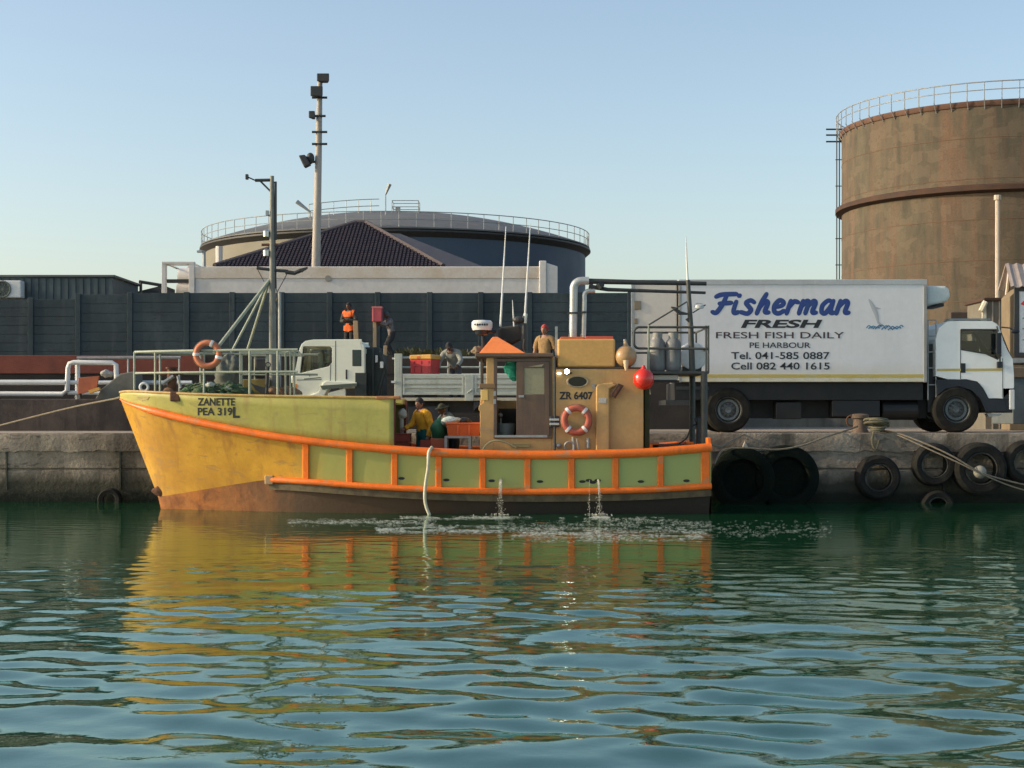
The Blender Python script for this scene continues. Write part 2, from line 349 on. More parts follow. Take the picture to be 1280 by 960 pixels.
# ------------------------------------------------------------------ the setting: ground and quay
QY, QZ = 37.7, 1.62
g = MB(); g.box(-900, 900, QY+1.2, 2500, QZ-.5, QZ-.004); struct(g.build('ground', earth))
g = MB(); g.box(-300, 300, QY+.02, QY+14, QZ-.2, QZ); struct(g.build('quay_apron', deckconc))
def quay():
    m = MB()                                   # face with chipped, uneven edge: a displaced sheet
    xs = np.arange(-30, 30.01, .09); rows = []
    prof = [(.95, -1.2), (.02, -.05), (0, .25), (0, .6), (.0, .74), (.05, .765), (.05, .785), (0, .81), (.0, .95), (0, 1.2), (-.05, 1.205), (-.055, 1.4), (-.05, 1.6), (-.03, 1.626), (.6, 1.63)]
    for dy, z in prof:
        r = []
        for x in xs:
            q = mnoise.noise(Vector((x*.8, z*1.5, 3)))*.05+mnoise.noise(Vector((x*3, z*4, 8)))*.02
            dz = (mnoise.noise(Vector((x*1.7, 1, 5)))*.05+mnoise.noise(Vector((x*5, 1, 5)))*.045+min(0, mnoise.noise(Vector((x*9, 3, 5)))*.05)) if z in (1.205, 1.2) else (min(0, mnoise.noise(Vector((x*3.1, 7, 5)))+.12)*.10 if z in (1.6, 1.626) else 0)
            r.append(Vector((x, QY+dy+q*(0 if dy > .5 else 1), z+dz)))
        rows.append(r)
    m.grid(rows); o = m.build('quay', concrete, smooth=True); struct(o)
    k = MB()                                   # expansion joints, slots
    for px in (8, 150, 1180): k.pbox(px-1, px+1, 548, 612, QY-.045, QY+.02)
    struct(k.build('quay_joint', weed))
    for nm, y0, dz in (('crane_rail', 42.4, .004), ('crane_rail', 46.3, .01)):
        b = MB(); b.box(-40, 40, y0, y0+.09, QZ-.02, QZ+dz); struct(b.build(nm, rusty, bev=.01))
quay()
# upper terrace behind, with its retaining wall
TZ = 3.88
t = MB(); t.box(-120, 7.0, 49.8, 260, QZ-.1, TZ); struct(t.build('upper_terrace_ground', earth))
rw = thing('retaining_wall', 'concrete retaining wall with red-brown painted band below the dark fence', 'wall', (-20, 49.5, QZ))
m = MB(); m.box(-60, 7.0, 49.4, 49.79, QZ-.05, TZ-.55); m.box(-9.49, 7.0, 49.38, 49.79, TZ-.549, TZ+.02); m.build('wall', M('retaining_concrete', (.022, .020, .018), (.042, .036, .03), .9, .4, .7, .9, bump=.4), rw)
m = MB(); m.box(-60, -9.5, 49.35, 49.79, TZ-.545, TZ+.02); m.build('painted_band', maroon, rw, bev=.02)
lw = thing('low_block_wall', 'low dark stained concrete block wall behind the boat bow', 'wall', (-12, 44.5, QZ))
m = MB(); m.box(-34, -9.8, 44.1, 46.0, QZ-.02, 2.50); m.build('wall', M('stained_low_wall', (.085, .065, .055), (.04, .033, .03), 1., .4, .62, .9, streak=(.025, .02, .02), ssc=2, slo=.5, shi=.7, bump=.5, bsc=5), lw, bev=.03)
m = MB(); m.box(-9.79, -4, 44.2, 46.0, QZ-.02, 2.44); m.build('wall_section', M('dark_low_wall', (.03, .032, .033), (.045, .04, .038), 1., .4, .62, .9, bump=.4), lw, bev=.03)
kb = MB(); kb.box(2.5, 40, 60, 60.5, QZ-.05, 2.08); tag(kb.build('concrete_barrier', M('barrier_grey', (.22, .21, .17), (.14, .13, .1), 1.2, .4, .7, .9, streak=(.08, .07, .05), ssc=2), bev=.04), 'low grey concrete barrier seen beneath the white box truck', 'barrier')
bw = MB(); bw.box(17, 60, 62, 62.4, QZ-.05, PZ(390, 62)); tag(bw.build('brown_wall', M('brown_wall', (.11, .075, .05), (.075, .055, .04), .6, .4, .7, .9), bev=.03), 'plain brown wall between the box truck and the rusty tank', 'wall')

# dark precast fence
fw = thing('boundary_fence', 'tall blue-black precast concrete fence with posts and ribbed panels', 'fence', (-10, 52, TZ))
FY = 52.0
posts = [-28, 38, 97, 162, 233, 290, 352, 412, 472, 537, 601, 662, 724, 788, 850]
for i, px in enumerate(posts):
    top = 366 if px > 150 else 368
    if px < 90: top = 373
    b = MB(); b.pbox(px-3.5, px+3.5, top-1., 452, FY-.03, FY+.16); b.build('post', fencem, fw, bev=.015)
    if i+1 < len(posts):
        p2 = posts[i+1]; m = MB(); z0 = TZ-.05; zt = PZ(top if px > 90 else 374, FY); n = 7; h = (zt-z0)/n
        for k in range(n):
            m.box(PX(px+3.5, FY), PX(p2-3.5, FY), FY+.0, FY+.055, z0+k*h+.004, z0+(k+1)*h-.003)
        m.box(PX(px+3.5, FY), PX(p2-3.5, FY), FY+.04, FY+.07, z0, zt-.04)
        m.build('panel', fencem, fw, bev=.006, seg=1)

# weeds along the foot of the fence
def weeds():
    m = MB()
    for k in range(80):
        px = random.choice([random.uniform(495, 600), random.uniform(500, 565), random.uniform(505, 540)]); Yw = random.uniform(50.2, 51.7); h = random.uniform(.1, .42)
        p = Vector((PX(px, Yw), Yw, TZ))
        for q in range(4):
            d = Vector((random.uniform(-.25, .25), random.uniform(-.2, .2), h*random.uniform(.6, 1))); w = Vector((random.uniform(.015, .05), random.uniform(-.02, .02), .01))
            m.add([p-w*.3, p+w*.3, p+d*.6+w, p+d, p+d*.6-w], [(0, 1, 2, 3, 4)])
    tag(m.build('weeds', leafm, fixn=False), 'scrubby weeds along the foot of the fence', 'weeds', kind='stuff')
weeds()

# ------------------------------------------------------------------ buildings and tanks behind
def ring_rail(parent, c, rad, z, h, n_posts, a0, a1, r=.03):
    def pt(a, zz): return Vector((c[0]+rad*math.cos(a), c[1]+rad*math.sin(a), zz))
    N = 120; angs = [a0+(a1-a0)*i/N for i in range(N+1)]
    m = MB(); m.tube([pt(a, z+h) for a in angs], r, 6); m.build('handrail', steel, parent, smooth=True)
    m = MB(); m.tube([pt(a, z+h*.52) for a in angs], r*.8, 6); m.build('handrail', steel, parent, smooth=True)
    for i in range(n_posts+1):
        a = a0+(a1-a0)*i/n_posts; m = MB(); m.tube([pt(a, z-.05), pt(a, z+h)], r*.9, 6); m.build('rail_post', steel, parent)
def left_tank():
    c = (PX(496, 110), 110.0); Rr = 12.95; zt = 13.42; cap = 2.35
    T = thing('storage_tank', 'wide low dark storage tank with domed roof behind the white container', 'storage tank', (c[0], c[1], TZ))
    m = MB(); m.lathe([(Rr, TZ), (Rr, zt-.1)], (c[0], c[1], 0), n=128); m.build('shell', tanknavy, T, smooth=True)
    # sunlit left side of the shell, painted on as a cream stretch
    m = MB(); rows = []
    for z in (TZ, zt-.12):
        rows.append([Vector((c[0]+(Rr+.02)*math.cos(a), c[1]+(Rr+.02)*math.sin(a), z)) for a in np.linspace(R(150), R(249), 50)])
    m.grid(rows); m.build('sunlit_shell_section', tanklit, T, smooth='all', fixn=False)
    m = MB(); m.lathe([(Rr+.01, zt-.09), (Rr+.3, zt-.02)]+[((Rr+.3)*(1-k/14), zt+.06+cap*(1-(1-k/14)**2)) for k in range(15)], (c[0], c[1], 0), n=128); m.build('roof', tankroof, T, smooth=True)
    m = MB(); m.lathe([(Rr+.02, zt-.5), (Rr+.36, zt-.2), (Rr+.36, zt-.1), (Rr+.02, zt-.08)], (c[0], c[1], 0), n=128); m.build('wind_girder', darkm, T, smooth=True)
    ring_rail(T, c, Rr+.24, zt+.02, .98, 42, R(172), R(368), .028)
    def dome(px, Y):                          # point on the dome above a given place
        x = PX(px, Y); r = math.hypot(x-c[0], Y-c[1])/(Rr+.3); return Vector((x, Y, zt+.06+cap*(1-r*r)))
    m = MB(); pts = [dome(px, 102.6) for px in np.linspace(386, 474, 18)]
    for h in (.42, .85): m.tube([p+Vector((0, 0, h)) for p in pts], .026, 6)
    for p in pts[::3]: m.tube([p-Vector((0, 0, .1)), p+Vector((0, 0, .85))], .024, 5)
    m.build('dome_handrail', steel, T)
    m = MB(); a0, a1 = dome(490, 102.6), dome(523, 102.6); z0 = a0.z-.05; x0, x1, y0, y1 = a0.x, a1.x, 102.6, 104.0
    m.box(x0, x1, y0, y1, z0-.1, z0+.06)
    for zz in (.4, .8): m.tube([(x0, y0, z0+zz), (x1, y0, z0+zz), (x1, y1, z0+zz), (x0, y1, z0+zz), (x0, y0, z0+zz)], .025, 6)
    for x in (x0, x1):
        for y in (y0, y1): m.tube([(x, y, z0-.2), (x, y, z0+.8)], .03, 6)
    m.box(x0+.2, x0+.5, y0+.3, y0+.6, z0+.06, z0+.45); m.build('roof_platform', steel, T)
    for px, py, d in ((388, 265, (-17, -13)), (482, 243, (5, -13))):
        Yl = 101.0; base = dome(px, Yl)-Vector((0, 0, .1)); el = P(px, py, Yl); end = P(px+d[0], py+d[1], Yl)
        a = MB(); a.tube([base, el], .04, 6); L = a.build('lamp_post', steel, T)
        a = MB(); a.tube([el, end], [.06, .14], 8); a.build('lamp_head', steel, L)
    a = MB(); a.tube([P(274, 308, 99), P(274, 336, 99)], .22, 8); a.build('downpipe', cont, T, smooth=True)
left_tank()
def right_tank():
    c = (29.17, 95.65); Rr = 9.27; yl = 97.5; zt = PZ(168, yl); zr = PZ(266, yl)
    T = thing('rusty_storage_tank', 'tall rust-brown storage tank with dark mid ring and railed top', 'storage tank', (c[0], c[1], QZ))
    # weathered plates: courses of rolled plate, each patch of paint its own tone
    m = MB(); m.lathe([(Rr, QZ), (Rr, zt)], (c[0], c[1], 0), n=160); m.build('shell', rust, T, smooth=True)
    m = MB()
    for z in np.linspace(QZ+2.2, zt-2.0, 7): m.lathe([(Rr-.01, z-.03), (Rr+.018, z), (Rr-.01, z+.03)], (c[0], c[1], 0), n=160)
    m.build('plate_seam', M('seam_rust', (.15, .09, .055), (.19, .11, .06), 1., rough=.9), T, smooth=True)
    m = MB(); m.lathe([(Rr, zr-.25), (Rr+.38, zr-.12), (Rr+.38, zr+.14), (Rr, zr+.25)], (c[0], c[1], 0), n=160); m.build('mid_ring', rustdark, T, smooth=True)
    m = MB(); m.lathe([(Rr, zt-.3), (Rr+.06, zt-.28), (Rr+.14, zt-.1), (Rr+.14, zt), (Rr-.3, zt+.05), (Rr*.4, zt+.85), (.1, zt+1.1)], (c[0], c[1], 0), n=160); m.build('roof', M('tank_top_rust', (.12, .06, .04), (.17, .10, .065), .8, rough=.85), T, smooth=True)
    ring_rail(T, c, Rr+.32, zt+.06, .9, 44, R(150), R(390), .032)
    for i in range(45):
        m = MB(); a = R(150+240*i/44); x, y = math.cos(a), math.sin(a)
        m.tube([(c[0]+x*Rr, c[1]+y*Rr, zt-.45), (c[0]+x*(Rr+.34), c[1]+y*(Rr+.34), zt+.06)], .03, 5)
        m.build('rail_bracket', steel, T)
    m = MB(); x = c[0]-Rr-.02; yy = c[1]+1.8
    for d in (0, .16): m.tube([(x-.12+d, yy-.1, QZ), (x-.12+d, yy-.1, zt+.2)], .035, 6)
    for z in np.arange(QZ, zt, 1.6): m.tube([(x-.2, yy-.1, z), (x+.4, yy-.1, z)], .03, 6)
    m.build('riser_pipe', darkm, T)
    m = MB()
    for z in (zt-.45, zt-.05, zt+.3): m.tube([(x-.75, yy, z), (x+.5, yy, z)], .05, 6)
    m.build('landing_brackets', darkm, T)
    Yv = 86.0; m = MB(); m.tube([P(1247, 394, Yv), P(1247, 246, Yv)], .13, 8); m.tube([P(1247, 250, Yv), P(1247, 244, Yv)], .2, 8)
    tag(m.build('vent_pipe', M('cream_pipe', (.6, .5, .38), (.5, .4, .3), 2, rough=.6), smooth=True), 'tall thin cream vent pipe in front of the rusty tank', 'pipe')
right_tank()
# tiled shed roof
sh = thing('tiled_roof_shed', 'shed with dark purple-brown tiled hip roof before the wide tank', 'building', (PX(420, 70), 70, TZ))
ze, za = PZ(334, 66), PZ(279, 71.5)
b = MB(); b.box(PX(290, 66.5), PX(545, 66.5), 66.5, 77, TZ, ze); b.build('wall', M('shed_wall', (.2, .17, .14), (.16, .13, .1), 1, rough=.9), sh)
A, B, C, D = Vector((PX(268, 66), 66, ze)), Vector((PX(554, 66), 66, ze)), Vector((PX(554, 66), 77.4, ze)), Vector((PX(268, 66), 77.4, ze))
E1, E2 = Vector((PX(444, 71.5), 71.7, za)), Vector((PX(457, 71.5), 71.7, za))
m = MB(); m.add([A, B, C, D, E1, E2, A-Vector((0,0,.12)), B-Vector((0,0,.12)), C-Vector((0,0,.12)), D-Vector((0,0,.12))],
      [(0,1,5,4),(1,2,5),(2,3,4,5),(3,0,4),(0,6,7,1),(1,7,8,2),(2,8,9,3),(3,9,6,0)])
rf = m.build('roof', tile, sh)
m = MB()                                        # rows of round tiles on the front slope
for i in range(58):
    t0 = (i+.5)/58; base = A.lerp(B, t0)
    xl = E1.x if base.x < E1.x else (E2.x if base.x > E2.x else base.x)
    f = 1.0
    if base.x < E1.x: f = (base.x-A.x)/(E1.x-A.x)
    if base.x > E2.x: f = (B.x-base.x)/(B.x-E2.x)
    nrow = max(2, int(26*f)); top = Vector((base.x, A.y+(E1.y-A.y)*f, A.z+(E1.z-A.z)*f))
    for k in range(nrow):
        p0, p1 = base.lerp(top, k/nrow), base.lerp(top, (k+1)/nrow); up = Vector((0, -.05, .09))
        m.tube([p0+up*.5, p1+up*.2], [.075, .06], 5)
m.build('tile_rows', tile, sh)
m = MB()
for a, bb in ((A, E1), (B, E2), (E1, E2)): m.tube([a+Vector((0,0,.05)), bb+Vector((0,0,.05))], .12, 6)
m.build('ridge_tiles', M('ridge_tile', (.085, .068, .07), (.11, .085, .08), 3, rough=.8), sh)
s2 = thing('slate_roof_shed', 'shed with plain dark slate roof right of the tiled hip roof', 'building', (PX(540, 78), 80, TZ))
b = MB(); b.box(PX(440, 79), PX(600, 79), 79, 85, TZ, PZ(333, 79)); b.build('wall', M('shed_wall'  , (.2, .17, .14)), s2)
b = MB(); b.add([P(430, 334, 78.5), P(606, 334, 78.5), P(606, 334, 78.5)+Vector((0, 7, 0)), P(430, 334, 78.5)+Vector((0, 7, 0)), P(462, 290, 82), P(500, 292, 82)], [(0,1,5,4),(1,2,5),(2,3,4,5),(3,0,4),(0,3,2,1)]); b.build('roof', M('slate', (.05, .055, .075), (.065, .07, .09), 1.5, rough=.75), s2)

# white container on the terrace
def container():
    Yc = 56.0; T = thing('white_container', 'long white reefer container with open frame at its left end', 'container', (PX(450, Yc), 57, TZ))
    x0, x1 = PX(243, Yc), PX(676, Yc); zt = PZ(333, Yc); z0 = TZ+.8
    m = MB(); m.box(x0, x1, Yc, Yc+2.4, z0, zt); m.build('body', cont, T, bev=.05)
    m = MB(); m.box(x0, x1, Yc-.03, Yc+.03, zt-.42, zt-.02); m.build('top_rail', M('container_rail', (.72, .65, .55), (.62, .5, .36), 1.2, rough=.5), T, bev=.01)
    m = MB(); xa, xb = PX(674, Yc), PX(683, Yc); m.box(xa, xb, Yc-.08, Yc+.3, z0, PZ(326, Yc)); m.build('corner_post', cont, T, bev=.03)
    m = MB(); m.prism([(xb, z0), (PX(697, Yc), z0), (PX(697, Yc), PZ(333, Yc)), (xb, PZ(328.5, Yc))], Yc-.02, Yc+2.3); m.build('end_panel', cont, T, bev=.02)
    # left open end frame
    m = MB()
    for a, bb in ((202, 207), (236, 243)): m.pbox(a, bb, 327, 372, Yc-.05, Yc+.15)
    for yy in (Yc+2.2,):
        for a, bb in ((204, 208), (234, 239)): m.pbox(a, bb, 330, 372, yy, yy+.12)
    m.pbox(202, 243, 327, 330, Yc-.06, Yc+.14); m.pbox(204, 240, 330, 332, Yc+2.2, Yc+2.3)
    for px in (205, 239): m.box(PX(px, Yc)-.05, PX(px, Yc)+.05, Yc, Yc+2.3, PZ(329, Yc), PZ(327.5, Yc))
    m.build('end_frame', cont, T, bev=.01)
    m = MB(); m.pbox(207, 237, 349, 353, Yc+.3, Yc+.6); m.build('frame_bar', darkm, T)
    m = MB(); m.lathe([(.01, 0), (.34, 0), (.36, .1), (.36, .9), (.34, 1.), (.01, 1.)], (PX(215, Yc), Yc+1.2, PZ(344, Yc)), (1, 0, 0), 20); m.lathe([(.01, 0), (.3, 0), (.3, .8), (.01, .8)], (PX(214, Yc), Yc+1.1, PZ(361, Yc)), (1, 0, 0), 20)
    m.build('cooling_unit', cont, T, smooth=True)
    m = MB(); m.pprism([(372, 372), (362, 356), (378, 345), (382, 372)], Yc-.05, Yc-.02)
    m = MB(); m.lathe([(.01, 0), (.11, 0), (.11, .05), (.01, .05)], P(410, 348, Yc-.04), (0, 1, 0), 16); m.build('drain_cap', M('grey_cap', (.3, .28, .24), rough=.7), T)
    for px in (260, 420, 580, 660): m = MB(); m.box(PX(px, Yc)-.2, PX(px, Yc)+.2, Yc+.2, Yc+2.2, TZ, z0+.01); m.build('support', darkm, T)
container()
# cabin at far left with air conditioner
cb = thing('site_cabin', 'dark blue-grey flat-roofed cabin behind the left end of the fence', 'building', (-17, 58, TZ))
xr = PX(141, 56); m = MB(); m.box(-26, xr, 56, 59.8, TZ, PZ(347, 56)); m.build('wall', cabin, cb)
m = MB(); m.box(-26.1, xr+.1, 55.9, 59.9, PZ(346.9, 56), PZ(343.8, 56)); m.build('roof', M('cabin_roof', (.09, .105, .1), rough=.7), cb, bev=.02)
m = MB()
for i in range(46): x = -25.8+i*.26; m.box(x, x+.13, 55.965, 56.01, TZ, PZ(348, 56))
m.build('cladding_ribs', cabin, cb)
m = MB(); m.pbox(147, 158, 351, 366, 57, 57.1)
ac = thing('air_conditioner', 'white air conditioner unit with round fan on the dark cabin', 'air conditioner', (PX(10, 55.6), 55.6, PZ(372, 55.6)))
m = MB(); m.pbox(-8, 26, 350.5, 372, 55.45, 55.9); m.build('casing', white, ac, bev=.03)
m = MB(); m.torus(P(3, 361.5, 55.43), (0, 1, 0), .27, .03, 28, 6)
for k in range(12): a = k*math.pi/6; m.tube([P(3, 361.5, 55.43), P(3, 361.5, 55.43)+Vector((math.cos(a)*.27, 0, math.sin(a)*.27))], .012, 4)
m.build('fan_grille', M('grille_grey', (.12, .14, .12), rough=.6), ac)
m = MB(); m.lathe([(.01, 0), (.26, 0), (.26, .02)], P(3, 361.5, 55.445), (0, 1, 0), 24); m.build('fan', M('fan_dark', (.1, .12, .1), rough=.6), ac)
m = MB(); m.tube([P(174, 352, 58), P(204, 357, 58)], .06, 6); m.tube([P(176, 352, 58), P(176, 372, 58)], .06, 6); m.pprism([(165, 372), (165, 366), (204, 356.5), (204, 372)], 59.9, 62)
tag(m.build('lean_to_roof', darkm), 'sloping dark lean-to roof edge between cabin and container', 'roof')

# light mast
def light_mast():
    Yp = 62.0; T = thing('light_mast', 'tall pale floodlight mast rising above the white container', 'light mast', (PX(395, Yp), Yp, TZ))
    m = MB(); m.tube([P(394, 470, Yp), P(395, 330, Yp), P(398, 200, Yp), P(400, 98, Yp)], [.21, .175, .135, .10], 14); m.build('pole', M('mast_cream', (.42, .38, .32), (.35, .31, .26), 1, rough=.6), T, smooth=True)
    for py, L in ((122, 10), (145, 8), (165, 10), (180, 10)):
        m = MB(); m.tube([P(398-L+2, py, Yp-.1), P(400+L-1, py, Yp-.1)], .045, 6); m.build('cross_arm', darkm, T)
    def flood(a, b, w, h, d=.35):
        c = P(a, b, Yp-.25); m = MB(); m.add([c+Vector(v) for v in [(-w,-d,-h),(w,-d,-h),(w*.5,d,-h*.5),(-w*.5,d,-h*.5),(-w,-d,h),(w,-d,h),(w*.5,d,h*.5),(-w*.5,d,h*.5)]], [(3,2,1,0),(4,5,6,7),(0,1,5,4),(1,2,6,5),(2,3,7,6),(3,0,4,7)])
        o = m.build('floodlight', darkm, T, bev=.03); return o
    flood(405, 99, .24, .16); flood(397, 116, .24, .2); flood(391, 145, .12, .14)
    m = MB()
    m.pprism([(373, 194), (381, 193), (388, 205), (380, 209)], Yp-.5, Yp-.1); m.build('floodlight', darkm, T, bev=.04)
    m = MB(); m.ball(P(388, 198, Yp-.2), (.16, .2, .22)); m.build('floodlight', darkm, T, smooth=True)
    m = MB(); m.tube([P(381, 203, Yp-.2), P(398, 202, Yp)], .05, 6); m.build('bracket', darkm, T)
light_mast()
lp = thing('lamp_post', 'small hooked lamp post left of the wide tank', 'lamp post', (PX(255, 66), 66, TZ))
m = MB(); m.tube([P(256, 420, 66), P(255, 314, 66), P(249, 314, 66)], .07, 8); m.build('pole', steel, lp)
m = MB(); m.pbox(246, 253, 313, 315.5, 65.9, 66.1); m.build('lamp_head', steel, lp)

# white pipe rail on the left and the skip
def pipe_rail():
    Yr = 45.2; T = thing('white_pipe_barrier', 'white painted pipe barrier in front of the red-brown wall', 'barrier', (PX(60, Yr), Yr, QZ))
    m = MB(); m.tube([P(-60, 478, Yr), P(82, 478, Yr)], .075, 8); m.build('rail', white, T, smooth=True)
    m = MB(); m.tube([P(-60, 492, Yr), P(78, 492.5, Yr)]+[P(84, 488, Yr), P(85, 460, Yr), P(87, 454.5, Yr), P(92, 453, Yr), P(140, 453.5, Yr), P(145, 456, Yr), P(146, 478, Yr)], .07, 10); m.build('rail', white, T, smooth=True)
    for px, tt, yy in ((97, 455, Yr+.2), (-30, 478, Yr+.05), (146, 478, Yr)):
        m = MB(); m.tube([P(px, tt, yy), P(px, 499.5, yy)], .07, 8); m.build('post', white, T, smooth=True)
    m = MB(); m.tube([P(85, 478, Yr+.05), P(240, 478.5, Yr+.05)], .06, 8); m.build('rail', white, T, smooth=True); m = MB(); m.tube([P(85, 491, Yr+.05), P(210, 492, Yr+.05)], .06, 8); m.build('rail', white, T, smooth=True)
    y2 = 48.0; T = thing('thin_guard_rail', 'thin grey guard rail along the foot of the fence', 'railing', (PX(160, y2), y2, TZ))
    m = MB(); m.tube([P(96, 447.5, y2), P(226, 447, y2)], .045, 6); m.build('rail', steel, T)
    for px in (98, 160, 224): m = MB(); m.tube([P(px, 447.5, y2), P(px, 538, y2)], .03, 6); m.build('post', steel, T)
    Ys = 44.5; T = thing('tipping_skip', 'dark grey steel tipping skip with orange end flap beyond the bow', 'skip', (PX(140, Ys), Ys, 2.5))
    m = MB(); m.pprism([(118, 500), (134, 507), (168, 490), (168, 464), (150, 467), (126, 487)], Ys-.2, Ys+.8); m.build('bin', M('skip_grey', (.15, .15, .125), (.10, .10, .08), 2, rough=.7), T, bev=.03)
    m = MB(); m.pprism([(98, 472), (124, 470), (120, 488), (97, 493)], Ys-.3, Ys-.24); m.build('flap', M('flap_orange', (.42, .12, .05), (.3, .09, .05), 3, rough=.7), T, bev=.01)
    m = MB(); m.pprism([(110, 488), (123, 484), (125, 487), (112, 492)], Ys-.45, Ys-.3); m.build('flap_edge', yelp, T)
    m = MB(); m.tube([P(100, 490, Ys-.2), P(100, 499, Ys-.2)], .05, 6); m.tube([P(150, 492, Ys), P(150, 500, Ys)], .06, 6); m.build('foot', darkm, T)
    m = MB(); m.lump(P(133, 467, Ys), (.15, .15, .1), .5, 9, flat=False, seed=3); tag(m.build('white_sack', M('sack_grey', (.45, .43, .38), rough=.8), smooth='all'), 'small white sack on the grey skip', 'sack')
pipe_rail()

# right-hand kiosk and sheds
def kiosk():
    Yk = 46.0; T = thing('kiosk', 'tan kiosk with faded pink corrugated roof and white notice board', 'kiosk', (PX(1290, Yk), Yk+1, QZ))
    x0 = PX(1262, Yk); x1 = x0+3.2
    m = MB(); m.prism([(x0, QZ), (x1, QZ), (x1, PZ(360, Yk)), (x0+.25, PZ(360, Yk)), (x0, PZ(371, Yk))], Yk, Yk+.8); m.build('wall', kiosk_t, T, bev=.02)
    m = MB(); n = 40; rows = []
    for i in range(n+1):
        x = x0-.02+(x1-x0)*i/n; dz = .03*math.sin(i*1.9)
        rows.append([Vector((x-.02, Yk-.25, PZ(360, Yk)+dz)), Vector((x, Yk+.3, PZ(331, Yk+.3)+dz)), Vector((x, Yk+1., PZ(360, Yk)+dz))])
    m.grid(rows); o = m.build('roof', pinkroof, T, fixn=False); s = o.modifiers.new('thick', 'SOLIDIFY'); s.thickness = .03
    m = MB(); m.tube([P(1258, 372, Yk+.85), P(1262.5, 331, Yk+.3)], .05, 6); m.build('barge_board', M('bargeboard', (.68, .58, .48), rough=.6), T)
    m = MB(); m.pbox(1268, 1310, 358, 364, Yk-.12, Yk-.06); m.pbox(1268, 1274, 364, 441, Yk-.12, Yk-.06); m.pbox(1268, 1310, 441, 446, Yk-.12, Yk-.06); fr = m.build('board_frame', darkm, T, bev=.01)
    m = MB(); m.pbox(1274.2, 1310, 364.2, 440.8, Yk-.1, Yk-.07); m.build('board', white, fr)
    m = MB(); m.pprism([(1276, 380), (1284, 371), (1290, 371), (1284, 384)], Yk-.112, Yk-.104); m.build('board_print', red, fr)
    m = MB()
    for yy in (397, 410, 424): m.pbox(1278, 1305, yy, yy+1.5, Yk-.112, Yk-.104)
    m.build('board_lines', M('print_grey', (.25, .3, .28), rough=.6), fr)
    Ys = 50.0; T = thing('corrugated_shed', 'grey-tan ribbed sheet shed between box truck cab and kiosk', 'shed', (PX(1246, Ys), Ys+1, QZ))
    m = MB(); m.pbox(1232, 1262, 375, 538, Ys, Ys+2); m.build('wall', M('shed_sheet', (.19, .17, .125), (.15, .135, .1), 1.5, rough=.7), T)
    m = MB()
    for px in (1241, 1249.5, 1257): m.pbox(px-.7, px+.7, 376, 538, Ys-.03, Ys+.01)
    m.build('rib', M('shed_rib', (.4, .36, .29), rough=.7), T)
    m = MB(); m.pbox(1230, 1264, 372, 376, Ys-.1, Ys+2.1); m.build('roof', rustdark, T, bev=.02)
    m = MB(); m.tube([P(1226, 389, Ys-.1), P(1232, 377, Ys-.1)], .08, 6); m.pbox(1228, 1233, 377, 400, Ys-.02, Ys+.05); m.build('roof_bracket', cream, T)
    Yf = 42.5; T = thing('parked_trailer', 'grey parked trailer end with tan deck beyond the truck cab', 'trailer', (PX(1285, Yf), Yf, QZ))
    m = MB(); m.pbox(1257, 1330, 459, 472, Yf, Yf+2.2); m.build('deck', M('trailer_tan', (.25, .17, .1), (.18, .13, .09), 2, rough=.8), T, bev=.02)
    m = MB(); m.pbox(1262, 1330, 448, 454, Yf+.3, Yf+2); m.build('load_board', steel, T, bev=.02)
    m = MB(); m.pbox(1266, 1330, 472, 530, Yf+.1, Yf+2); m.build('side_panel', M('trailer_grey', (.13, .15, .15), (.1, .12, .12), 2, rough=.7), T, bev=.02)
    m = MB(); m.lathe([(.05, -.1), (.3, -.1), (.34, 0), (.3, .1), (.05, .1)], P(1300, 520, Yf+.0), (0, 1, 0), 20); m.build('wheel', black, T, smooth=True)
kiosk()

# ------------------------------------------------------------------ trucks
def wheel(T, c, r, w, rimmat, steelhub=True):
    c = Vector(c); m = MB()
    m.lathe([(r*.58, 0), (r*.62, -.02), (r*.9, -.015), (r*.98, .03), (r, .07), (r, w-.07), (r*.97, w-.02), (r*.6, w)], c, (0, 1, 0), 40)
    o = m.build('wheel', black, T, smooth=True)
    m = MB(); m.lathe([(.001, .05), (r*.14, .03), (r*.17, .07), (r*.34, .10), (r*.36, .05), (r*.46, .04), (r*.5, .10), (r*.57, .005), (r*.6, .012), (r*.6, .05)], c, (0, 1, 0), 36)
    rm = m.build('rim', rimmat, o, smooth=True)
    m = MB()
    for k in range(10):
        a = k*math.tau/10; m.lathe([(.001, -.01), (.022, -.01), (.024, .04)], c+Vector((math.cos(a)*r*.27, .05, math.sin(a)*r*.27)), (0, 1, 0), 8)
    m.build('wheel_nuts', darkm, o)
    return o
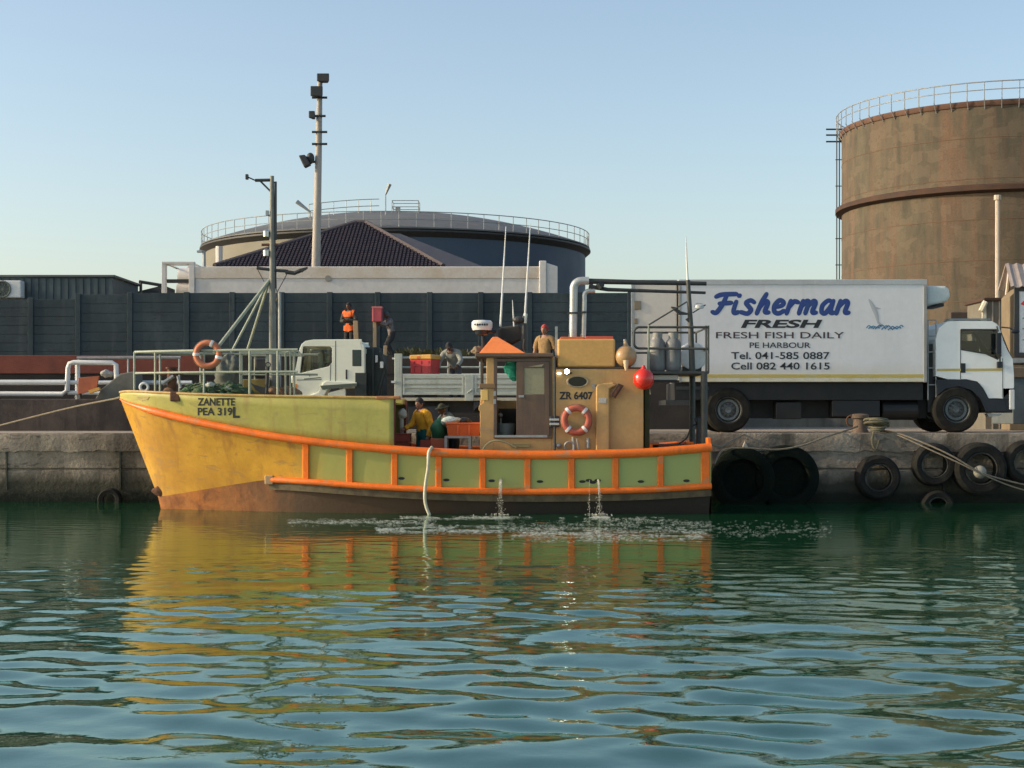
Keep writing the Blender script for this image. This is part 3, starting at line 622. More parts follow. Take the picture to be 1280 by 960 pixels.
def box_truck():
    Yt = 39.3; Yb = Yt+2.4; T = thing('box_truck', 'white refrigerated box truck with blue fishmonger lettering on its side', 'truck', (PX(1000, Yt), Yt+1.2, QZ))
    zb, ztop = PZ(478, Yt), PZ(350, Yt); xl, xr = PX(849, Yt), PX(1158, Yt)
    m = MB(); m.box(xl, xr, Yt, Yb, zb+.01, ztop); body = m.build('box_body', boxwhite, T, bev=.02)
    m = MB(); m.box(xl-.01, xr+.012, Yt-.02, Yt+.05, ztop-.12, ztop+.012); m.build('top_rail', M('box_trim_grey', (.50, .52, .52), (.42, .43, .42), 2, rough=.45), body, bev=.008)
    m = MB(); m.box(xr-.07, xr+.012, Yt-.02, Yt+.06, zb, ztop-.12); m.build('corner_trim', M('corner_grey', (.33, .33, .30), (.26, .26, .24), 2, rough=.5), body, bev=.008); m = MB(); m.box(xl-.012, xl+.05, Yt-.018, Yt+.06, zb, ztop-.12); m.build('corner_trim', M('corner_grey', (.33, .33, .30), (.26, .26, .24), 2, rough=.5), body, bev=.008)
    m = MB(); m.box(xl+.05, xr-.07, Yt-.008, Yt+.002, zb+.02, zb+.2); m.build('skirt', cream, body)
    m = MB(); m.box(xl+.05, xr-.07, Yt-.013, Yt-.0085, zb+.125, zb+.2); m.build('yellow_line', yellow, body)
    def pl(px, py, lift): return P(px, py, Yt)+Vector((0, -.003-lift, 0))
    for txt, a, b, t, u, sh_, bo, mt in (('FRESH', 926, 1028, 399.5, 410, .2, .035, ink), ('FRESH FISH DAILY', 895, 1055, 415, 423, 0, .006, M('brown_lettering', (.06, .03, .03), rough=.5, fine=0)),
                                    ('PE HARBOUR', 937, 1013, 428, 435, 0, .01, ink), ('Tel. 041-585 0887', 914, 1037, 440, 449, 0, .014, ink), ('Cell 082 440 1615', 914, 1037, 453, 462, 0, .014, ink)):
        text(txt, a, b, t, u, pl, sh_, bo).build('lettering', mt, body, fixn=False)
    G = {'F': [[(.1,.86),(.35,.97),(.95,1.0)], [(.55,.95),(.42,.5),(.2,.08),(.02,.1)], [(.28,.52),(.78,.56)]],
         'i': [[(.12,.62),(.05,.2),(.1,.05),(.26,.1)], [(.2,.9),(.24,.93)]],
         's': [[(.52,.58),(.36,.68),(.18,.56),(.3,.38),(.42,.2),(.28,.02),(.0,.1)]],
         'h': [[(.38,1.0),(.22,.6),(.06,.02)], [(.14,.3),(.34,.62),(.48,.56),(.4,.12),(.56,.08)]],
         'e': [[(.1,.34),(.4,.42),(.46,.58),(.28,.68),(.1,.42),(.12,.12),(.3,.03),(.52,.16)]],
         'r': [[(.14,.66),(.02,.02)], [(.1,.35),(.28,.62),(.46,.58)]],
         'm': [[(.12,.66),(.0,.02)], [(.07,.35),(.27,.64),(.36,.55),(.27,.03)], [(.33,.35),(.55,.64),(.65,.55),(.56,.1),(.72,.07)]],
         'a': [[(.5,.58),(.32,.67),(.1,.42),(.1,.1),(.26,.05),(.46,.4),(.54,.66)], [(.53,.6),(.47,.1),(.62,.07)]],
         'n': [[(.12,.66),(.0,.02)], [(.07,.35),(.3,.64),(.44,.55),(.36,.1),(.52,.07)]]}
    adv = {'F': .86, 'i': .36, 's': .62, 'h': .68, 'e': .62, 'r': .54, 'm': .86, 'a': .72, 'n': .62}
    word = 'Fisherman'; tot = sum(adv[c] for c in word); m = MB(); x = 0; k = 0
    for ch in word:
        for st in G[ch]:
            pts = []
            for (u, v) in st:
                uu = x+u+.10*(v-.5); px = 891+uu/tot*174; py = 392.5-v*25
                q = P(px, py, Yt); pts.append(Vector((q.x, 0, q.z)))
            sp = spline(pts, 6); rr = [.054+.008*math.sin(3*i/len(sp)) for i in range(len(sp))]
            o = len(m.v); m.tube(sp, rr, 12)
            for e in (sp[0], sp[-1]): m.ball(e, .05, 12, 8)
            for i in range(o, len(m.v)): m.v[i].y = Yt-.003+m.v[i].y*.03
        x += adv[ch]
    m.build('lettering', blueink, body, smooth=True)
    # faint leaping-fish print and blue splash
    m = MB(); sp = spline([P(1086, 374, Yt), P(1091, 383, Yt), P(1095, 392, Yt), P(1098, 405, Yt)], 6)
    o = len(m.v); m.tube(sp, [.01+.045*math.sin(math.pi*(i+.5)/len(sp)) for i in range(len(sp))], 8); m.tube([P(1095, 385, Yt), P(1101, 386, Yt)], [.03, .006], 6)
    m.tube([P(1098, 403, Yt), P(1103, 407, Yt)], [.03, .01], 6)
    for i in range(o, len(m.v)): m.v[i].y = Yt-.004+(m.v[i].y-Yt)*.05
    m.build('fish_print', paleink, body, smooth=True)
    m = MB(); rnd = random.Random(3); o = 0
    for k in range(16):
        a = 1085+k*2.7; b0 = 410+rnd.uniform(-2.5, 1.5); m.tube(spline([P(a-2, b0+1.5, Yt), P(a+1, b0-1.5, Yt), P(a+3.5, b0+.5, Yt)], 3), .014, 5)
    for i in range(o, len(m.v)): m.v[i].y = Yt-.004+(m.v[i].y-Yt)*.1
    m.build('splash_print', tealink, body)
    # open rear door, swung out in line with the side
    m = MB(); c0 = Vector((xl, Yt, 0)); zt2, zb2 = PZ(351, Yt), PZ(472, Yt); w = xl-PX(791, Yt)
    m.box(xl-w, xl-.05, Yt+.06, Yt+.14, zb2, zt2); d = m.build('rear_door', doorcream, T, bev=.012)
    m = MB(); m.box(xl-w-.03, xl-w+.03, Yt+.04, Yt+.16, zb2-.02, zt2+.02); m.box(xl-w, xl-.05, Yt+.05, Yt+.15, zt2, zt2+.03); m.build('door_edge', steel, d)
    for a, b in ((376, 387), (398, 405)):
        m = MB(); m.pbox(793, 801 if a < 380 else 797, a, b, Yt+.035, Yt+.06); m.build('hinge', M('hinge_brass', (.28, .23, .15), rough=.5, metal=.4), d, bev=.006)
    m = MB(); m.box(xl-.05, xl, Yt+.03, Yt+2.35, zb2, zt2-.02); m.build('rear_opening', interior, T)
    # underside
    m = MB(); m.box(xl-.1, xr-.05, Yt+.12, Yb-.12, PZ(500, Yt), zb); m.box(PX(872, Yt), PX(1165, Yt), Yt+.55, Yb-.55, PZ(523, Yt), PZ(500, Yt)); m.build('chassis', M('chassis_black', (.010, .012, .012), (.02, .02, .018), 4, rough=.7), T, bev=.01)
    m = MB(); m.pbox(970, 1002, 503, 524, Yt+.15, Yt+.7); m.build('battery_box', MATS['chassis_black'], T, bev=.02)
    m = MB(); m.pbox(1040, 1100, 500, 521, Yt+.15, Yt+.7); m.lathe([(.01, 0), (.24, 0), (.26, .04), (.26, .9), (.01, .94)], P(1100, 512, Yt+.5), (1, 0, 0), 20); m.build('fuel_tank', M('tank_black', (.010, .011, .012), rough=.5), T, bev=.02)
    m = MB(); m.pbox(957, 1012, 504.5, 510.5, Yt+2.0, Yt+2.03); m.build('side_marker', M('pale_marker', (.55, .57, .52), rough=.5), T)
    m = MB(); m.pbox(845, 886, 483, 487, Yt+.1, Yt+.2); m.pbox(832, 868, 500, 506, Yt+.1, Yt+1.9); m.build('rear_bumper', darkm, T)
    hub = M('wheel_hub_grey', (.10, .12, .12), (.07, .08, .08), 5, rough=.5); hub2 = M('wheel_rim_silver', (.17, .185, .175), (.09, .095, .09), 5, rough=.45, metal=.3)
    wheel(T, (PX(911, Yt), Yt+.06, QZ+.56), .56, .5, hub2); wheel(T, (PX(911, Yt), Yb-.56, QZ+.56), .56, .5, hub2)
    wheel(T, (PX(1196, Yt), Yt+.02, QZ+.57), .57, .3, hub); wheel(T, (PX(1196, Yt), Yb-.32, QZ+.57), .57, .3, hub)
    # cab, nose to the right
    cabw = M('cab_white', (.84, .86, .82), (.76, .78, .74), 1.4, .45, .8, .33, fine=.03)
    y0, y1 = Yt+.05, Yb-.05
    side = [(1170, 470), (1170, 424), (1174, 410), (1186, 401.5), (1240, 401.5), (1248, 406), (1253, 425), (1258, 437), (1265, 448), (1267, 468), (1267, 485), (1254, 498), (1236, 498), (1229, 485), (1222, 477), (1208, 474), (1184, 474)]
    m = MB(); hole = [(1201, 412), (1246, 412), (1251, 445), (1247, 449), (1232, 442), (1202, 437)]
    # side skin made as strips round the window
    m2 = MB()
    def strip(pts): m.pprism(pts, y0, y0+.06); m2.prism([(PX(a, y0), PZ(b, y0)) for a, b in pts], y1-.06, y1)
    strip([(1170, 470), (1170, 424), (1174, 410), (1186, 401.5), (1201, 401.5), (1201, 474), (1184, 474)])
    strip([(1201, 401.5), (1240, 401.5), (1246, 405), (1247, 412), (1201, 412)])
    strip([(1201, 437), (1232, 442), (1247, 449), (1252, 447), (1252, 498), (1236, 498), (1229, 485), (1222, 477), (1208, 474), (1201, 474)])
    strip([(1246, 405), (1249, 408), (1254, 425), (1259, 437), (1266, 449), (1267.5, 468), (1267.5, 485), (1254, 498), (1252, 498), (1252, 447), (1250, 430)])
    cab = m.build('cab', cabw, T, bev=.006)
    m2.build('cab_far_side', cabw, T)
    def pnt(a, b, y): return Vector((PX(a, y0), y, PZ(b, y0)))
    m = MB()
    for (a, b), (c, d) in zip([(1170, 470), (1170, 424), (1174, 410), (1186, 401.5), (1240, 401.5)], [(1170, 424), (1174, 410), (1186, 401.5), (1240, 401.5), (1249, 407)]):
        m.add([pnt(a, b, y0+.064), pnt(c, d, y0+.064), pnt(c, d, y1-.064), pnt(a, b, y1-.064)], [(0, 1, 2, 3)])
    m.add([pnt(1266, 449, y0+.064), pnt(1267.5, 485, y0+.064), pnt(1267.5, 485, y1-.064), pnt(1266, 449, y1-.064)], [(0, 1, 2, 3)])
    o = m.build('cab_shell', cabw, T); s = o.modifiers.new('thick', 'SOLIDIFY'); s.thickness = .05; s.offset = -1
    m = MB(); m.add([pnt(1249, 407, y0+.03), pnt(1266, 449, y0+.03), pnt(1266, 449, y1-.03), pnt(1249, 407, y1-.03)], [(0, 1, 2, 3)]); o = m.build('windscreen', glass, T); s = o.modifiers.new('thick', 'SOLIDIFY'); s.thickness = .02
    m = MB(); m.prism([(PX(a, y0), PZ(b, y0)) for a, b in hole], y0+.028, y0+.034); m.build('side_window', M('tinted_glass', (.78, .82, .78), rough=.03, trans=1., fine=0), T)
    m = MB(); m.prism([(PX(a, y0), PZ(b, y0)) for a, b in hole], y1-.09, y1-.08); m.build('far_window', MATS['tinted_glass'], T)
    m = MB()                                   # window gasket and cut lines
    pts = [pnt(a, b, y0-.003) for a, b in hole+[hole[0]]]; m.tube(pts, .02, 5)
    m.pbox(1200.2, 1201, 412, 474, y0-.004, y0+.002); m.pbox(1253, 1253.7, 448, 497, y0-.004, y0+.002); m.build('door_seam', darkm, T)
    m = MB(); m.pbox(1202, 1224, 426, 470, y0+.25, y0+.8); m.lathe([(.001, -.02), (.16, -.02), (.18, 0), (.16, .02), (.001, .02)], P(1240, 444, y0+.6), (1, 0, .5), 16); m.build('seat', interior, T, bev=.04)
    m = MB(); m.pprism([(1171, 461), (1253, 460.5), (1253, 463.5), (1171, 464)], y0-.006, y0+.001); m.build('yellow_line', yellow, cab)
    m = MB(); m.pbox(1201, 1207, 454, 466, y0-.012, y0+.01); m.build('door_handle', navy, cab, bev=.008)
    # dark arch, lower bumper
    arch = [(1171, 474.5), (1184, 474.5), (1208, 474.5), (1222, 478), (1229, 486), (1236, 499), (1254, 499), (1258, 514), (1232, 515), (1226, 500), (1215, 488), (1198, 483), (1182, 486), (1172, 494)]
    for ya, yb in ((y0-.02, y0+.35), (y1-.35, y1)):
        m = MB(); k = (ya if ya < y0+1 else y0); m.prism([(PX(a, y0), PZ(b, y0)) for a, b in arch], ya, yb); m.build('wheel_arch', navy, T, bev=.01)
    m = MB(); m.pbox(1234, 1266, 499, 516, y0+.02, y1-.02); m.pbox(1253, 1268, 484.5, 500, y0+.0, y1-.02); m.build('bumper', navy, T, bev=.02)
    m = MB(); m.pbox(1262, 1268.5, 487, 512, y0-.03, y0+.3); m.build('headlight', M('bumper_corner_white', (.66, .68, .65), rough=.4), T, bev=.02)
    m = MB(); m.pprism([(1234, 517), (1253, 517), (1250, 520), (1236, 521)], y0+.05, y0+.3); m.build('step', steel, T)
    m = MB(); m.pprism([(1171, 474), (1184, 474), (1182, 520), (1168, 520)], y0+.2, y0+.4); m.build('mudguard', navy, T)
    # mirror, roof rack, ladder rack, fridge unit
    m = MB(); m.pbox(1246, 1252, 416, 442, y0-.22, y0-.12); m.tube([P(1248, 414, y0-.17), P(1246, 408, y0)], .02, 6); m.tube([P(1250, 443, y0-.17), P(1250, 456, y0)], .02, 6); m.pbox(1247, 1253, 452, 460, y0-.1, y0-.02); m.build('mirror', navy, T, bev=.015)
    m = MB(); m.tube([P(1252, 409, y0), P(1262, 410, y0-.1), P(1268, 414, y0-.1)], .018, 6); m.ball(P(1269, 414, y0-.1), (.11, .05, .06)); m.build('front_mirror', navy, T)
    m = MB(); m.pbox(1186, 1238, 398, 401, y0+.2, y0+.5); m.pbox(1186, 1193, 399, 404, y0+.1, y0+.5); m.pbox(1227, 1234, 398, 404, y0+.1, y0+.5); m.pbox(1186, 1238, 398.5, 401, y1-.5, y1-.2); m.build('roof_visor', M('visor_grey', (.24, .27, .24), rough=.4), T, bev=.01)
    m = MB(); q = [P(1159, 357, Yt+.25), P(1184, 357.5, Yt+.25)]
    m.pprism([(1159, 357), (1182, 357.5), (1187, 361), (1188, 371), (1184, 377), (1172, 379.5), (1159, 381)], Yt+.2, Yt+2.1); fr = m.build('fridge_unit', M('fridge_white', (.66, .70, .66), (.56, .6, .56), 2, rough=.35), T, bev=.06, seg=3)
    m = MB(); m.pbox(1171, 1180, 379, 383, Yt+.4, Yt+1.5); m.build('fridge_grille', darkm, fr)
    m = MB()
    for px in (1160, 1170): m.tube([P(px, 400, Yt+.15), P(px, 500, Yt+.15)], .016, 6)
    for py in (400, 420, 440, 460, 481): m.tube([P(1160, py, Yt+.15), P(1170, py, Yt+.15)], .014, 6)
    m.build('ladder', steel, T)
    m = MB(); m.pbox(1160, 1170, 430, 515, Yt+.35, Yb-.3); m.build('bulkhead_equipment', darkm, T)
box_truck()

def flatbed():
    Yt = 39.6; Yb = Yt+2.0; T = thing('flatbed_truck', 'pale green-white flatbed truck with dropsides parked behind the boat', 'truck', (PX(540, Yt), Yt+1, QZ))
    y0, y1 = Yt+.05, Yb-.02
    m2 = MB()
    def strip(pts): m.pprism(pts, y0, y0+.07); m2.prism([(PX(a, y0), PZ(b, y0)) for a, b in pts], y1-.06, y1)
    m = MB()
    win = [(379, 433), (412, 433), (415, 435), (415, 453), (411, 458), (377, 466)]
    strip([(371, 468), (369, 466), (374.5, 436), (377, 430), (382, 426), (379, 433), (375, 466)])
    strip([(382, 426), (392, 424.4), (452, 424), (452, 433), (379, 433)])
    strip([(412, 433), (452, 433), (447, 424.2), (455, 432), (456, 484), (415, 484), (415, 453), (415, 435)])
    strip([(369, 466), (377, 466), (411, 458), (415, 453), (415, 484), (404, 481), (398, 494), (380, 497), (369, 494), (367, 475)])
    cab = m.build('cab', greenwhite, T, bev=.012)
    def pnt(a, b, y): return Vector((PX(a, y0), y, PZ(b, y0)))
    m = MB(); ed = [(369, 494), (367, 475), (369, 466), (374.5, 436)]
    m.add([pnt(369, 494, y0+.074), pnt(367, 475, y0+.074), pnt(369, 466, y0+.074), pnt(369, 466, y1-.064), pnt(367, 475, y1-.064), pnt(369, 494, y1-.064)], [(0, 1, 4, 5), (1, 2, 3, 4)])
    top = [(376, 431), (382, 426), (392, 424.4), (447, 424.2), (453, 428), (456, 434), (456, 470)]
    for (a, b), (c, d) in zip(top[:-1], top[1:]): m.add([pnt(a, b, y0+.074), pnt(c, d, y0+.074), pnt(c, d, y1-.064), pnt(a, b, y1-.064)], [(0, 1, 2, 3)])
    o = m.build('cab_shell', greenwhite, T); s = o.modifiers.new('thick', 'SOLIDIFY'); s.thickness = .05; s.offset = -1
    m = MB(); m.add([pnt(369, 466, y0+.05), pnt(375.5, 433, y0+.05), pnt(375.5, 433, y1), pnt(369, 466, y1)], [(0, 1, 2, 3)]); o = m.build('windscreen', glass, T); s = o.modifiers.new('thick', 'SOLIDIFY'); s.thickness = .02
    m = MB(); m.pprism([(380, 434), (410, 434), (414, 437), (414, 452), (410, 457), (379, 464)], y0+.03, y0+.036); m.build('side_window', M('cab_glass', (.75, .82, .74), rough=.04, trans=1., fine=0), T)
    m2.build('cab_far_side', greenwhite, T)
    m = MB(); m.pbox(440, 452, 437, 458, y0-.006, y0+.03); m.build('rear_quarter_window', M('quarter_glass', (.03, .055, .055), rough=.08, fine=0), T, bev=.02)
    m = MB(); m.pbox(388, 392, 437, 462, y0+.5, y0+.6); m.pbox(397, 404, 440, 470, y0+.3, y0+.8); m.ball(P(409, 448, y0+.5), (.08, .1, .12)); m.build('seat', M('seat_grey', (.28, .32, .27), rough=.8), T, bev=.03)
    m = MB(); m.pbox(412.5, 413.2, 434, 482, y0-.003, y0+.002); m.pbox(419, 419.8, 426, 484, y0-.003, y0+.002); m.pbox(432, 434, 462, 474, y0-.012, y0+.002); m.pprism([(371, 474.6), (402, 474.2), (402, 475), (371, 475.4)], y0-.003, y0+.002); m.build('door_seam', darkm, T)
    m = MB(); m.pprism([(385.5, 467.5), (388, 467.5), (387, 471)], y0-.006, y0+.001); m.pprism([(380, 473.2), (401, 471.4), (401, 472.6), (380, 474.2)], y0-.006, y0+.001); m.build('door_print', M('door_print_grey', (.12, .15, .12), rough=.5, fine=0), T)
    m = MB(); m.pprism([(379, 497), (398, 490), (404, 478), (408, 476), (446, 478), (446, 482), (411, 483), (404, 497), (380, 499)], y0-.06, y0+.1); m.build('mudguard', greenwhite, T, bev=.02)
    m = MB(); m.pprism([(400, 482), (446, 479), (446, 483), (403, 487)], y0-.08, y0-.061); m.build('mudguard_lip', M('guard_dark', (.09, .12, .09), rough=.6), T)
    m = MB(); m.pprism([(410, 491), (432, 485), (432, 497), (408, 500)], y0-.02, y0+.12); m.build('step', greenwhite, T, bev=.02)
    m = MB(); m.pbox(368.6, 371, 480, 489, y0-.03, y0+.05); m.build('indicator', amber, T, bev=.006)
    m = MB(); m.ball(P(366, 474, y0-.1), (.06, .05, .1)); m.build('mirror', greenwhite, T, smooth=True)
    dm = M('dark_green_steel', (.022, .035, .032), (.04, .05, .045), 3, rough=.6)
    m = MB(); m.pbox(444, 458, 466, 500, y0-.02, y0+.3); m.pbox(456, 478, 442, 497, y0+.3, y1-.2); m.pbox(458, 474, 434, 444, y0+.5, y1-.5); m.tube([P(453, 435, y0+.2), P(466, 436, y0+.2), P(466, 497, y0+.2)], .035, 6); m.tube([P(474, 440, y0+.3), P(481, 462, y0+.3), P(472, 497, y0+.3)], .05, 6); m.build('crane_base', dm, T, bev=.02)
    m = MB(); m.pbox(469, 472, 444, 453, y0+.2, y0+.28); m.pbox(475, 479, 452, 460, y0+.1, y0+.2); m.build('control_box', white, T, bev=.01)
    # bed
    xr = 760
    m = MB(); m.pbox(496, xr, 497, 501, y0+.02, y1); m.build('bed_floor', cream, T, bev=.01)
    m = MB(); m.pbox(493, 502.5, 442, 502, y0-.02, y0+.12); m.build('headboard_post', greyside, T, bev=.012)
    m = MB(); m.pbox(495.5, 501, 442, 502, y1-.12, y1); m.build('headboard_post', greyside, T, bev=.012)
    for a, b in ((503, 580.5), (593, 672), (684, xr)):
        m = MB(); m.pbox(a, b, 470.5, 493.5, y0+.01, y0+.05)
        for (t, u) in ((470, 473), (475.5, 480), (483, 485.5), (490.5, 493.5)): m.pbox(a+.2, b-.2, t, u, y0-.015, y0+.012)
        for px in (a+.5, b-3): m.pbox(px, px+2.5, 470.2, 493.4, y0-.018, y0+.012)
        m.build('dropside', greyside, T, bev=.006)
    for a in (581, 672.5):
        m = MB(); m.pbox(a, a+11, 468, 501, y0-.025, y0+.08); m.pprism([(a+3, 490), (a+9, 486), (a+9, 488), (a+3, 492)], y0-.045, y0-.026); m.build('stanchion', greyside, T, bev=.01)
    m = MB(); m.pbox(503, xr, 467.5, 469.8, y0-.01, y0+.06); m.build('top_rail', M('bed_top_rail', (.6, .64, .56), rough=.5), T, bev=.006)
    m = MB()
    for py in (447, 459, 468): m.tube([P(497, py, y1), P(xr, py, y1)], .025, 6)
    for px in (515, 527, 560, 600, 640, 690, 740): m.tube([P(px, 446, y1), P(px, 490, y1)], .02, 6)
    m.pbox(503, xr, 470, 494, y1-.04, y1); m.build('far_rack', greyside, T)
    m = MB(); m.pbox(489, 494, 476, 478.5, y0-.1, y0+.1); m.pbox(490, 493, 447, 449, y0, y0+.1); m.build('latch', white, T)
    m = MB(); m.pbox(460, xr-6, 501.2, 516, y0+.4, y1-.3); m.build('chassis', darkm, T)
    hub = M('wheel_hub_grey', (.1, .12, .12))
    for px in (430, 622): 
        wheel(T, (PX(px, Yt), y0+.03, QZ+.42), .42, .3 if px < 500 else .45, hub); wheel(T, (PX(px, Yt), y1-.45, QZ+.42), .42, .3, hub)
    m = MB(); m.pprism([(592, 502), (655, 502), (655, 512), (645, 503.5), (603, 503.5), (592, 513)], y0, y0+.5); m.build('rear_mudguard', darkm, T)
    m = MB(); m.pbox(510, 560, 508, 530, y0+.1, y0+.8); m.build('tool_box', darkm, T, bev=.02)
    m = MB(); m.tube([P(494.5, 500, y0-.03), P(495, 541, y0-.03)], .045, 6); m.build('prop_leg', palegreen, T)
flatbed()
# ------------------------------------------------------------------ the fishing boat
BY = 35.0
LN = {  # (column, row, half-breadth)
 'top': [(150, 491, .02), (156, 490, .3), (170, 490, .62), (192, 491, .92), (250, 493.5, 1.4), (330, 495.5, 1.74), (420, 497, 1.92), (492, 498, 2.0)],
 'rub': [(150.5, 499, .02), (157, 503, .26), (170, 507.5, .52), (192, 514, .8), (250, 528, 1.2), (330, 543.5, 1.58), (400, 553, 1.8), (490, 562, 1.95), (570, 566.5, 2.0), (650, 568.5, 2.0), (730, 568, 2.0), (810, 565.5, 1.95), (889, 559, 1.85)],
 'low': [(197.5, 621, .02), (208, 619.5, .15), (230, 616, .36), (260, 611, .6), (300, 604.5, .9), (335, 600, 1.15), (385, 602, 1.5), (430, 605.5, 1.68), (490, 609.5, 1.84), (570, 613, 1.93), (650, 614.5, 1.95), (730, 614, 1.95), (810, 612, 1.9), (889, 607.5, 1.8)],
 'wl': [(201, 636, .02), (215, 636.4, .12), (240, 637, .3), (290, 638.5, .65), (335, 640, .98), (385, 641.2, 1.28), (430, 642, 1.46), (490, 642.6, 1.62), (570, 643, 1.74), (650, 643.2, 1.78), (730, 643, 1.76), (810, 642.6, 1.7), (886, 642, 1.6)],
 'keel': [(206, 655, .02), (240, 655, .1), (335, 655, .5), (490, 655, 1.1), (650, 655, 1.3), (810, 655, 1.25), (884, 655, 1.2)]}
def ln(name, px):
    """row and half-breadth of a hull line at a photo column (smooth interpolation)"""
    L = LN[name]
    if px <= L[0][0]: return L[0][1], L[0][2]
    if px >= L[-1][0]: return L[-1][1], L[-1][2]
    for i in range(len(L)-1):
        if L[i][0] <= px <= L[i+1][0]: break
    def tan_(j, k):
        a, b = L[max(j-1, 0)], L[min(j+1, len(L)-1)]; return (b[k]-a[k])/(b[0]-a[0])
    h = L[i+1][0]-L[i][0]; t = (px-L[i][0])/h; out = []
    for k in (1, 2):
        out.append((2*t**3-3*t*t+1)*L[i][k]+(t**3-2*t*t+t)*h*tan_(i, k)+(-2*t**3+3*t*t)*L[i+1][k]+(t**3-t*t)*h*tan_(i+1, k))
    return out
def hp(name, px, inset=0., far=False, dz=0.):
    y, hb = ln(name, px); hb = max(hb-inset, .01); p = P(px, y, BY-hb)
    if far: p.y = BY+hb
    p.z += dz; return p
def cols(name, n, a=None, b=None):
    L = LN[name]; a = L[0][0] if a is None else a; b = L[-1][0] if b is None else b
    return [a+(b-a)*(i/n)**1.15 for i in range(n+1)]
def hull_place(px, py, lift):       # point on the bow bulwark under a photo position
    (yt, ht), (yr, hr) = ln('top', px), ln('rub', px); t = (yr-py)/(yr-yt); return P(px, py, BY-(hr+(ht-hr)*t)-.004-lift)
def boat():
    T = thing('fishing_boat', 'yellow and orange fishing boat with tan wheelhouse moored at the quay', 'boat', (PX(520, BY), BY, 0))
    N = 90
    def loft(lo, hi, n=8, bow=None, seam=False):
        m = MB(); L, H = cols(lo, N), cols(hi, N)
        for far in (False, True):
            rows = []
            for k in range(n+1):
                t = k/n; r = []
                for i in range(N+1):
                    a, b = hp(lo, L[i], 0, far), hp(hi, H[i], 0, far); p = a.lerp(b, t)
                    if bow and i < N*.4:     # hollow flare of the bow
                        sgn = 1 if far else -1; f = math.sin(math.pi*t)*max(0, 1-i/(N*.4))*min(1, i/8)
                        p.y -= sgn*bow*f
                    r.append(p)
                rows.append(r)
            m.grid(rows)
        return m
    m = loft('low', 'rub', 8, .06)
    # golden ahead of the first rib, olive-green panels aft
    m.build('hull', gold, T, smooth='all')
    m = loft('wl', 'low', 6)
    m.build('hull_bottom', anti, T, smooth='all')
    m = loft('keel', 'wl', 3); m.build('keel_section', foul, T, smooth='all')
    # transom
    m = MB(); pts = [hp(k, 889) for k in ('low', 'wl', 'keel')]+[hp(k, 889, 0, True) for k in ('keel', 'wl', 'low')]
    m.add(pts, [tuple(range(6))]); m.build('transom_bottom', foul, T, fixn=False); m = MB(); pts = [hp(k, 889) for k in ('rub', 'low')]+[hp(k, 889, 0, True) for k in ('low', 'rub')]
    m.add(pts, [tuple(range(4))]); o = m.build('transom', orange, T, fixn=False); s = o.modifiers.new('thick', 'SOLIDIFY'); s.thickness = .05
    # bow bulwark
    m = MB(); L = cols('top', 60)
    for far in (False, True):
        rows = []
        for k in range(5):
            t = k/4; rows.append([hp('rub', L[i], 0, far).lerp(hp('top', L[i], 0, far), t) for i in range(61)])
        m.grid(rows)
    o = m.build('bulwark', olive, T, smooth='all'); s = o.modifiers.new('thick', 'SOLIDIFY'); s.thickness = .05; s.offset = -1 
    m = MB()
    for far in (False, True):
        m.tube([hp('top', p, .01, far, .012) for p in L], .028, 8)
    m.build('bulwark_cap', M('cap_worn_yellow', (.55, .36, .10), (.35, .19, .07), 4, rough=.5), T, smooth=True)
    # bulwark aft end plate (near and far)
    m = MB()
    for far in (False, True):
        a, b = hp('rub', 490, .02, far), hp('top', 491, .02, far); q = Vector((0, .28 if not far else -.28, 0)); m.add([a, b, b+q, a+q, a+Vector((.04, 0, 0)), b+Vector((.04, 0, 0)), b+q+Vector((.04, 0, 0)), a+q+Vector((.04, 0, 0))], [(0,1,2,3),(4,5,6,7),(0,1,5,4),(1,2,6,5),(2,3,7,6),(3,0,4,7)])
    m.build('bulwark_end', M('maroon_inside', (.2, .05, .03), (.14, .05, .03), 3, rough=.7), T)
    m = MB(); a = hp('top', 470); m.box(a.x, hp('top', 496).x+.06, a.y-.03, a.y+.35, a.z-.02, a.z+.045); m.build('bulwark_step', M('worn_orange_wood', (.5, .2, .07), (.35, .17, .09), 5, rough=.7), T, bev=.015)
    # rub rail with paint-worn edge, lower rail, ribs
    for nm in ('rub', 'low'):
        m = MB(); a = 150.5 if nm == 'rub' else 335
        Lr = cols(nm, 80, a, 889)
        for far in (False, True):
            path = [hp(nm, p, -.03, far) for p in Lr]
            if nm == 'rub':
                rr = [(.02+.06*min(1, (p-150)/40))*(1 if p < 480 else 1.12) for p in Lr]
            else: rr = [.066]*len(Lr)
            m.tube(path, rr, 10)
        m.build('rub_rail' if nm == 'rub' else 'lower_rail', orange, T, smooth=True)
    m = MB()
    for far in (False, True):
        rows = [[hp('rub', p, -.06, far, .055) for p in cols('rub', 50, 492, 889)], [hp('rub', p, .2, far, .065) for p in cols('rub', 50, 492, 889)], [hp('rub', p, .2, far, -.08) for p in cols('rub', 50, 492, 889)]]
        m.grid(rows)
        m.grid([[hp('rub', p, .2, far, -.08) for p in cols('rub', 50, 492, 889)], [Vector((hp('rub', p).x, hp('rub', p, .22, far).y, .6)) for p in cols('rub', 50, 492, 889)]])
    m.build('gunwale', orange, T, smooth=True)
    for px in (382, 437, 493, 548.5, 603.5, 659.5, 714.5, 769.5, 826, 882):
        w = 4.2 if px < 880 else 6
        for far in (False, True):
            m = MB(); rows = []
            for k in range(7):
                t = k/6; r = []
                for q, ins in ((-w, .01), (-w*.75, -.05), (w*.75, -.05), (w, .01)):
                    p = hp('low', px+q, ins, far).lerp(hp('rub', px+q, ins, far), t); r.append(p)
                rows.append(r)
            m.grid(rows); m.build('rib', orange, T, smooth=True)
